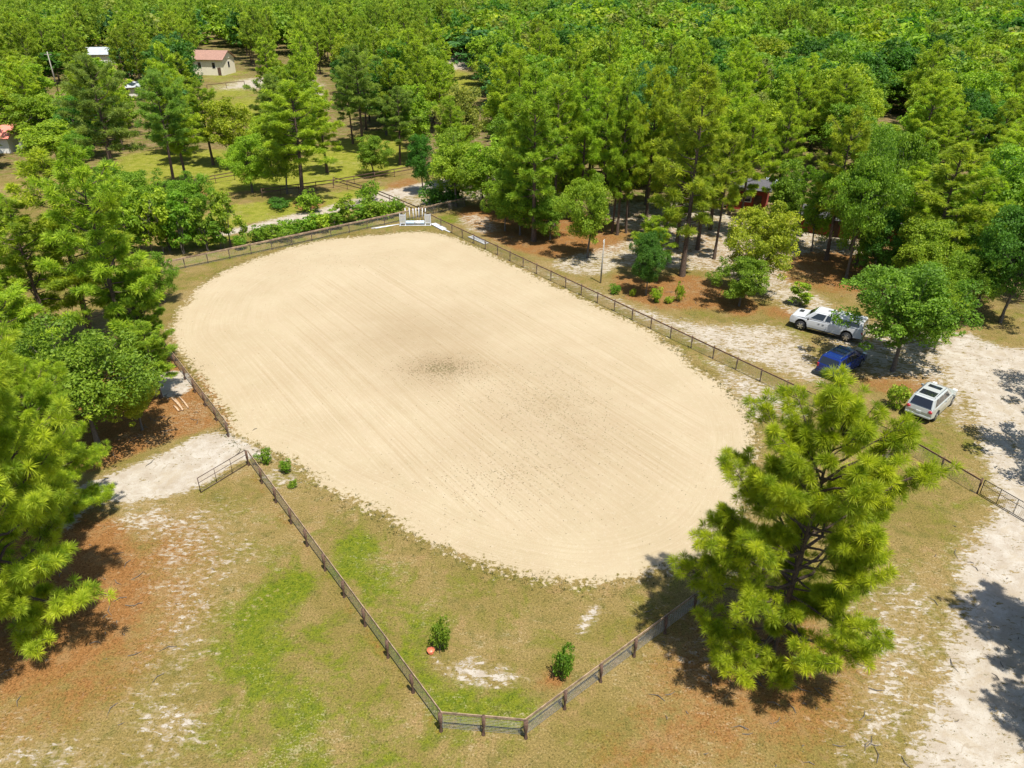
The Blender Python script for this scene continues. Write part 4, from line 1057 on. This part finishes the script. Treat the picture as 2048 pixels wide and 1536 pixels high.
def vehicle(kind, name, label, cat, rearpx, ang, paintm, S_=1.0):
    global prof_min, prof_max
    root = empty(name, (*rearpx, 0), ang); root.scale = (S_,)*3; tag(root, label, cat)
    if kind == 'suv':
        Lc, W2, r = 4.75, 0.93, 0.37; xa, xb = 0.92, 3.83; zb = 0.42
        prof_min, prof_max = 0, Lc
        prof = [(0.02, zb+.05)] + [(xa-.46, zb)] + arch(xa, .44, zb)[::-1] + [(xa+.46, zb-.08), (xb-.46, zb-.08)] + arch(xb, .44, zb)[::-1] + [(xb+.5, zb), (Lc-.05, zb+.05), (Lc, .7), (Lc-.08, .86), (Lc-.45, 1.0), (Lc-1.25, 1.12), (0.6, 1.14), (0.06, 1.1), (0.0, .8)]
        lower(prof, W2, paintm, root)
        B, Tt = cabin(1.05, 1.76, 0.03, 3.62, 0.42, 2.75, .86, .68)
        cab_mesh(B, Tt, .09).build('cabin', paintm, root, False)
        pane(B, Tt, 3, .09, .91, .14, .86).build('rear_window', glass, root); pane(B, Tt, 1, .06, .94, .1, .92).build('windscreen', glass, root)
        for i in (0, 2):
            a_ = (lambda u: u) if i == 0 else (lambda u: 1-u)
            for (u0, u1) in ((.10, .28), (.30, .56), (.585, .86)):
                pane(B, Tt, i, a_(u0), a_(u1), .2, .84, u0t=a_(u0+.03), u1t=a_(min(u1, .86) if u1 < .8 else .84)).build('side_window', glass, root)
        z = 1.768
        MB().box((2.0, -.42, z-.01), (2.42, .42, z+.006)).bevel(.003, 1).build('sunroof', glass, root)
        MB().box((0.68, -.5, z-.01), (1.45, .5, z+.006)).bevel(.003, 1).build('glass_roof_panel', glass, root)
        for s in (-1, 1): MB().tube([(0.55, s*.6, z), (0.62, s*.61, z+.05), (2.5, s*.61, z+.04), (2.6, s*.6, z)], .017, 8).build('roof_rail', chrome, root, True)
    elif kind == 'van':
        Lc, W2, r = 5.0, 0.97, 0.35; xa, xb = 1.0, 4.0; zb = 0.36
        prof_min, prof_max = 0, Lc
        prof = [(0.04, zb+.02), (xa-.44, zb)] + arch(xa, .42, zb)[::-1] + [(xa+.46, zb-.08), (xb-.46, zb-.08)] + arch(xb, .42, zb)[::-1] + [(xb+.46, zb), (Lc-.03, zb+.05), (Lc, .62), (Lc-.12, .84), (Lc-.5, .98), (Lc-1.1, 1.08), (0.6, 1.1), (0.05, 1.08), (0.0, .7)]
        lower(prof, W2, paintm, root)
        B, Tt = cabin(1.0, 1.78, 0.04, 3.95, 0.36, 2.95, .92, .75)
        cab_mesh(B, Tt, .09).build('cabin', paintm, root)
        pane(B, Tt, 3, .07, .93, .2, .84).build('rear_window', glass, root); pane(B, Tt, 1, .06, .94, .1, .92).build('windscreen', glass, root)
        for i in (0, 2):
            a_ = (lambda u: u) if i == 0 else (lambda u: 1-u)
            for (u0, u1) in ((.06, .30), (.32, .58), (.605, .86)):
                pane(B, Tt, i, a_(u0), a_(u1), .22, .82, u0t=a_(u0+.02), u1t=a_(u1 if u1 < .8 else .84)).build('side_window', glass, root)
        for s in (-1, 1): MB().tube([(0.6, s*.62, 1.79), (0.66, s*.62, 1.85), (2.7, s*.62, 1.85), (2.8, s*.62, 1.79)], .02, 8).build('roof_rail', chrome, root, True)
        for x in (1.25, 1.45, 1.65, 2.4): MB().bar((x, -.6, 1.83), (x, .6, 1.83), .05, .025).build('roof_bar', blk, root)
        MB().box((-0.03, -.9, .40), (0.06, .9, .60)).bevel(.02, 2).build('lower_bumper', blk, root)
    else:
        Lc, W2, r = 5.85, 0.98, 0.41; xa, xb = 1.15, 4.85; zb = 0.52
        prof_min, prof_max = 0, Lc
        prof = [(0.04, zb+.02), (xa-.52, zb)] + arch(xa, .5, zb)[::-1] + [(xa+.54, zb-.05), (xb-.54, zb-.05)] + arch(xb, .5, zb)[::-1] + [(xb+.54, zb), (Lc-.04, zb), (Lc, .8), (Lc-.05, 1.06), (Lc-.2, 1.16), (Lc-1.25, 1.24), (0.5, 1.26), (0.02, 1.26), (0.0, .8)]
        lower(prof, W2, paintm, root, bev=.06)
        B, Tt = cabin(1.2, 1.87, 2.42, 4.72, 2.50, 3.95, .92, .72)
        cab_mesh(B, Tt, .08).build('cabin', paintm, root)
        pane(B, Tt, 1, .06, .94, .08, .92).build('windscreen', glass, root)
        for i in (0, 2):
            a_ = (lambda u: u) if i == 0 else (lambda u: 1-u)
            for (u0, u1, u1t) in ((.07, .27, .27), (.33, .80, .76)):
                pane(B, Tt, i, a_(u0), a_(u1), .16, .84, u1t=a_(u1t)).build('side_window', glass, root)
        B, Tt = cabin(1.27, 1.9, .05, 2.40, .16, 2.38, .92, .75)
        sh = cab_mesh(B, Tt, .07).build('bed_cap', paintm, root)
        pane(B, Tt, 3, .1, .9, .2, .8).build('rear_window', glass, sh)
        for i in (0, 2): pane(B, Tt, i, .12, .88, .28, .78).build('side_window', glass, sh)
        for s in (-1, 1): MB().bar((1.9, s*.97, .42), (4.25, s*.97, .42), .12, .05).build('step_bar', chrome, root)
        MB().box((Lc-.75, -.62, 1.2), (Lc-.4, -.12, 1.215)).build('bonnet_vent', blk, root)
        MB().bar((2.9, -.1, 1.92), (3.1, .05, 1.92), .05, .05).build('roof_lamp', blk, root)
    for x in (xa, xb):
        for s in (-1, 1): wheel(root, x, s*(W2-.13), r, .24, s)
    m = MB(); m.box((xa+.5, -W2+.12, .22), (xb-.5, W2-.12, zb+.1)); m.box((xa-.52, -W2+.32, .28), (xb+.55, W2-.32, zb+.2)); m.build('underbody', blk, root)
    for s in (-1, 1):
        MB().box((Lc-.5, s*.68-.14, .78), (Lc-.02, s*.68+.14, .93)).bevel(.03, 2).build('headlight', lampm, root)
        zt = 1.0 if kind != 'pickup' else 1.0
        if kind == 'suv': MB().tube([(-.012, s*.70, .93), (.1, s*.70, .93)], [.13, .13], 16).build('tail_light', redl, root, True)
        else: MB().box((-.012, s*.80-.075, .82), (.14, s*.80+.075, 1.12)).bevel(.02, 2).build('tail_light', redl, root)
        xm = {'suv': 3.05, 'van': 3.35, 'pickup': 4.25}[kind]
        mm = MB(); mm.box((xm, s*(W2+.11)-.09, 1.12), (xm+.12, s*(W2+.11)+.09, 1.28)); mm.bevel(.03, 2); mm.build('mirror', blk if kind == 'pickup' else paintm, root)
        for dx in ({'suv': (2.2, 3.1), 'van': (2.1, 3.1), 'pickup': (3.35, 3.0)}[kind]): MB().bar((dx, s*(W2-.01), .98), (dx+.16, s*(W2-.01), .98), .03, .022).build('door_handle', blk if kind == 'pickup' else chrome, root)
    MB().box((-.05, -W2+.1, .44), (.05, W2-.1, .58)).bevel(.03, 2).build('bumper', chrome if kind == 'pickup' else paintm, root)
    MB().box((-.022, -.16, .72), (.02, .16, .84)).build('number_plate', platem, root)
    MB().box((Lc-.04, -.45, .62), (Lc+.02, .45, .82)).bevel(.01, 1).build('grille', blk, root)
    return root
whitep = paint('white_car_paint', (0.47, 0.48, 0.49)); silverp = paint('silver_car_paint', (0.44, 0.46, 0.44), 0.25); bluep = paint('blue_car_paint', (0.004, 0.022, 0.17), 0.3, 0.25)
def place_vehicle(kind, name, label, cat, wheel_rear, wheel_front, side, pm, S_, half, xa):
    """the two ground contact points of the wheels on the visible side fix position and heading"""
    a = Vector(G(*wheel_rear)); b = Vector(G(*wheel_front)); dd = (b-a).normalized(); ang = math.atan2(dd.y, dd.x)
    n = Vector((-dd.y, dd.x))
    o = a - dd*xa*S_ - n*side*(half-.13)*S_
    return vehicle(kind, name, label, cat, tuple(o), ang, pm, S_)
place_vehicle('pickup', 'pickup_truck', 'white extended cab pickup truck with a camper cap on the bed', 'pickup truck', (1690, 683), (1598, 659), 1, whitep, 1.08, .98, 1.15)
place_vehicle('suv', 'suv', 'silver suv with two dark roof panels parked by the white sand drive', 'suv', (1866, 841), (1900, 809), -1, silverp, 1.08, .93, .92)
place_vehicle('van', 'minivan', 'dark blue minivan parked half in the shade of the big tree', 'minivan', (1682, 757), (1731, 725), -1, bluep, 1.02, .97, 1.0)

# ------------------------------------------------------------------ buildings
cream = simple('cream_siding', (0.70, 0.64, 0.50), 0.8, var=0.1); roofb = simple('brown_roof', (0.27, 0.15, 0.11), 0.8, var=0.25, scale=3); redroof = simple('red_metal_roof', (0.62, 0.20, 0.15), 0.5, var=0.12, scale=1)
redwall = simple('red_barn_wall', (0.30, 0.045, 0.025), 0.8, var=0.25, scale=2); metal = simple('metal_roof', (0.55, 0.58, 0.62), 0.35, metal=0.4, var=0.15, scale=1); dkroof = simple('dark_roof', (0.07, 0.065, 0.07), 0.6, var=0.3); wht = simple('white_siding', (0.7, 0.68, 0.64), 0.7, var=0.1)
def house(name, label, p, ang, L_, W_, hw, hr, wall, roof, wins=(), door=None, over=0.5):
    root = empty(name, (*p, 0), ang); tag(root, label, 'building')
    MB().box((-L_/2, -W_/2, 0), (L_/2, W_/2, hw)).build('wall', wall, root)
    for s in (-1, 1):
        gob = MB().prism([(-W_/2, hw), (W_/2, hw), (0, hw+hr)], s*L_/2-.1, s*L_/2+.1).build('gable', wall, root); gob.rotation_euler = (0, 0, math.pi/2)
    for s in (-1, 1):
        r_ = MB(); e = hr/(W_/2)*over
        q = [Vector((-L_/2-over, s*(W_/2+over), hw-e)), Vector((L_/2+over, s*(W_/2+over), hw-e)), Vector((L_/2+over, s*.002, hw+hr+.01)), Vector((-L_/2-over, s*.002, hw+hr+.01))]
        if s > 0: q = q[::-1]
        r_.slab([v+Vector((0, 0, .03)) for v in q], .12); r_.build('roof', roof, root)
    for (face, u, z, ww, hh) in wins:
        m = MB(); f = MB()
        if face == 'y': m.box((u-ww/2, -W_/2-.05, z), (u+ww/2, -W_/2+.02, z+hh)); f.box((u-ww/2-.1, -W_/2-.03, z-.1), (u+ww/2+.1, -W_/2+.02, z+hh+.1))
        else: m.box((L_/2-.02, u-ww/2, z), (L_/2+.05, u+ww/2, z+hh)); f.box((L_/2-.02, u-ww/2-.1, z-.1), (L_/2+.03, u+ww/2+.1, z+hh+.1))
        fo = f.build('window', wht, root); m.build('pane', glass, fo)
    if door: MB().box((door-.5, -W_/2-.04, 0), (door+.5, -W_/2+.02, 2.1)).build('door', M['rail_dark'], root)
    return root
p = G(437, 150)
house('house', 'distant cream house with a brown gabled roof at the upper left', G(425, 147), R(-8), 11, 7.5, 4.3, 1.9, cream, roofb, [('y', 2.8, 1.9, .9, 1.5), ('y', -1.5, 1.9, .9, 1.5), ('x', 0, 1.9, 1.0, 1.5)], 4.3)
house('shed', 'building with a salmon red metal roof at the left frame edge', G(-12, 298), R(3), 9.5, 7, 2.6, 1.5, wht, redroof, [('y', 1, 1.0, 1, 1)])
house('house', 'pale white building glimpsed between distant pines at the upper left', G(192, 128), R(10), 12, 8, 3.2, 1.6, wht, metal, [('y', 2, 1.1, 1, 1.2)])
house('shed', 'small shed with a bright bluish white roof among the left trees', G(276, 190), R(30), 4.2, 3.2, 2.2, .8, wht, metal, [('y', 0, 1.0, .8, .8)])
house('barn', 'red barn with a metal roof behind the pines, left of the metal canopy', G(1494, 412), R(-22), 5.0, 4.2, 2.9, .7, redwall, dkroof, [('y', 0, 1.2, 1.0, .9)], 1.4)
house('barn', 'red barn stretch behind the trees above the sandy lane', G(1655, 463), R(-32), 6, 3.4, 2.2, .6, redwall, dkroof, [('y', -2, 1.2, 1.0, .9)], 1.0)
house('barn', 'rightmost red barn half hidden behind the broad green tree', G(1755, 475), R(-32), 6, 3.4, 2.2, .6, redwall, dkroof, [('y', -2, 1.2, 1.0, .9)], 1.0)
p = G(1562, 402); root = empty('canopy', (*p, 0), R(-15)); tag(root, 'open shelter with a shiny pale metal roof beside the red barn', 'shelter')
m = MB(); m.slab([Vector((-2.4, -1.6, 2.3)), Vector((2.4, -1.6, 2.3)), Vector((2.4, 1.6, 2.7)), Vector((-2.4, 1.6, 2.7))], .06); m.build('roof', metal, root)
for x in (-2.1, 2.1):
    for y, z in ((-1.4, 2.3), (1.4, 2.64)): MB().tube([(x, y, 0), (x, y, z)], .06, 8).build('leg', M['post'], root, True)

# ------------------------------------------------------------------ small growth: tufts, litter
def blades(pts, n, L, wd, seed, lean=0.6):
    rs = np.random.default_rng(seed); N = len(pts)
    b = pts[:, None, :] + np.concatenate([rs.normal(0, L*0.35, (N, n, 2)), np.zeros((N, n, 1))], 2)
    d = unit(np.concatenate([rs.normal(0, lean, (N, n, 2)), np.ones((N, n, 1))], 2)); l = L*rs.uniform(.5, 1.2, (N, n, 1))
    s = unit(np.cross(d, rs.normal(size=(N, n, 3))))*wd/2
    V = np.stack([b-s, b+s, b+d*l], 2).reshape(-1, 3); return V, np.arange(N*n*3).reshape(-1, 3)
gs = np.random.default_rng(99)
N = 240000
px_ = gs.uniform(-32, 52, N); py_ = gs.uniform(18, 100, N)
ai = at_ground(sd_ar, px_, py_); wi = at_ground(white, px_, py_); si = at_ground(straw, px_, py_); li = at_ground(lush, px_, py_)
cl = np.sin(px_*1.7+np.sin(py_*1.3)*2)*np.cos(py_*1.9+np.sin(px_*.9)*2)
edge = np.exp(-((ai+0.35)/0.8)**2)
prob = np.where(ai < 0.1, 0.10 + 0.5*edge + 0.35*li + 0.12*cl, 0.25*edge)*(1-0.7*wi)*(1-0.6*si)
keep = (gs.uniform(0, 1, N) < prob) & (px_ > -0.7*(py_*.87+14)-3) & (px_ < 0.7*(py_*.87+14)+3)
pts = np.stack([px_, py_, np.full(N, 0.0)], 1)[keep]; lk = li[keep]
V, F = blades(pts, 5, 0.085, 0.02, 3)
t = gs.uniform(0.6, 1.25, (len(pts), 1)); base = np.array([0.16, 0.15, 0.045])*(1-lk[:, None]) + np.array([0.10, 0.17, 0.008])*lk[:, None]
me = raw_mesh('grass_tufts', V, F, M['leaf'], np.repeat(base*t, 5, 0)); tag(link('grass_tufts', me), 'short grass and weed tufts on the dry ground around the arena', 'grass', kind='stuff')
me_n = 9000
we = gs.uniform(0, 1, 60000); wx = gs.uniform(-32, 40, 60000); wy = gs.uniform(18, 95, 60000)
wa = at_ground(sd_ar, wx, wy); kk = (we < np.exp(-((wa+0.15)/0.55)**2)*0.55) & (wy < 60)
P_ = np.stack([wx, wy, np.zeros(60000)], 1)[kk]
V, F = blades(P_, 7, 0.15, 0.035, 8, 0.9)
t = gs.uniform(0.5, 1.3, (len(P_), 1)); me = raw_mesh('edge_weeds', V, F, M['leaf'], np.repeat(np.array([[0.12, 0.125, 0.04]])*t, 7, 0)); tag(link('edge_weeds', me), 'sparse weeds growing along the edge of the arena sand', 'weeds', kind='stuff')
# fallen twigs and cones below the pines
tw = []
for (q, sx, n) in (((1560, 1380), 3.2, 130), ((120, 1250), 3.0, 110), ((330, 860), 3.0, 60), ((1150, 490), 5, 90), ((1400, 590), 5, 90), ((1900, 1250), 4, 50), ((1500, 1480), 4, 50), ((1720, 560), 5, 60)):
    gx, gy = G(*q)
    for k in range(n//2):
        x, y = gs.normal(gx, sx), gs.normal(gy, sx); a_ = gs.uniform(0, 6.28); l_ = gs.uniform(0.05, 0.9)**1.6
        tw.append((np.array([[x, y, .02], [x+math.cos(a_)*l_/2, y+math.sin(a_)*l_/2, .03+.05*l_], [x+math.cos(a_+.3)*l_, y+math.sin(a_+.3)*l_, .02]]), np.array([.018, .02, .008])))
tv, tf = np_tubes(tw, 5)
tag(link('twig_litter', raw_mesh('twig_litter', tv, tf, M['bark_oak'])), 'fallen twigs and cones scattered under the trees', 'litter', kind='stuff')
# weeds and droppings scattered on the sand
N = 5200
ce = [((885, 737), 1.9, 1.2, 900), ((1055, 790), 3, 3, 500), ((1125, 835), 2.5, 4, 650), ((1010, 955), 2.5, 1.6, 420), ((650, 525), 6, 3, 260), ((930, 640), 14, 14, 500), ((1100, 970), 7, 4, 300)]
P_ = []
for (q, sx, sy, n) in ce:
    gx, gy = G(*q); P_.append(np.stack([gs.normal(gx, sx, n), gs.normal(gy, sy, n), np.zeros(n)], 1))
P_ = np.concatenate(P_); P_ = P_[at_ground(sd_ar, P_[:, 0], P_[:, 1]) > 0.3]
V, F = blades(P_, 4, 0.055, 0.03, 4, 1.6)
t = gs.uniform(0.5, 1.4, (len(P_), 1)); base = np.where(gs.uniform(0, 1, (len(P_), 1)) < .7, np.array([[0.07, 0.085, 0.02]]), np.array([[0.14, 0.06, 0.03]]))
me = raw_mesh('sand_litter', V, F, M['leaf'], np.repeat(base*t, 4, 0)); tag(link('sand_litter', me), 'scattered weeds and droppings on the arena sand', 'litter', kind='stuff')
# vine and needle debris on the far fence top
P_ = []
a, b = Vector(G(371, 536)), Vector(G(769.7, 449.6))
for k in range(26):
    c_ = a.lerp(b, gs.uniform(0, 1)); n = gs.integers(10, 50); dd = (b-a).normalized(); u = gs.normal(0, .5, n)
    P_.append(np.stack([c_.x+dd.x*u, c_.y+dd.y*u, np.full(n, 1.2)+gs.uniform(-.12, .02, n)], 1))
P_ = np.concatenate(P_); V, F = blades(P_, 4, 0.12, 0.03, 5, 1.8)
me = raw_mesh('needle_litter', V, F, M['leaf'], np.tile(np.array([0.13, 0.07, 0.035]), (len(F), 1))); tag(link('needle_litter', me), 'brown pine needle litter caught along the top of the far fence', 'litter', kind='stuff')
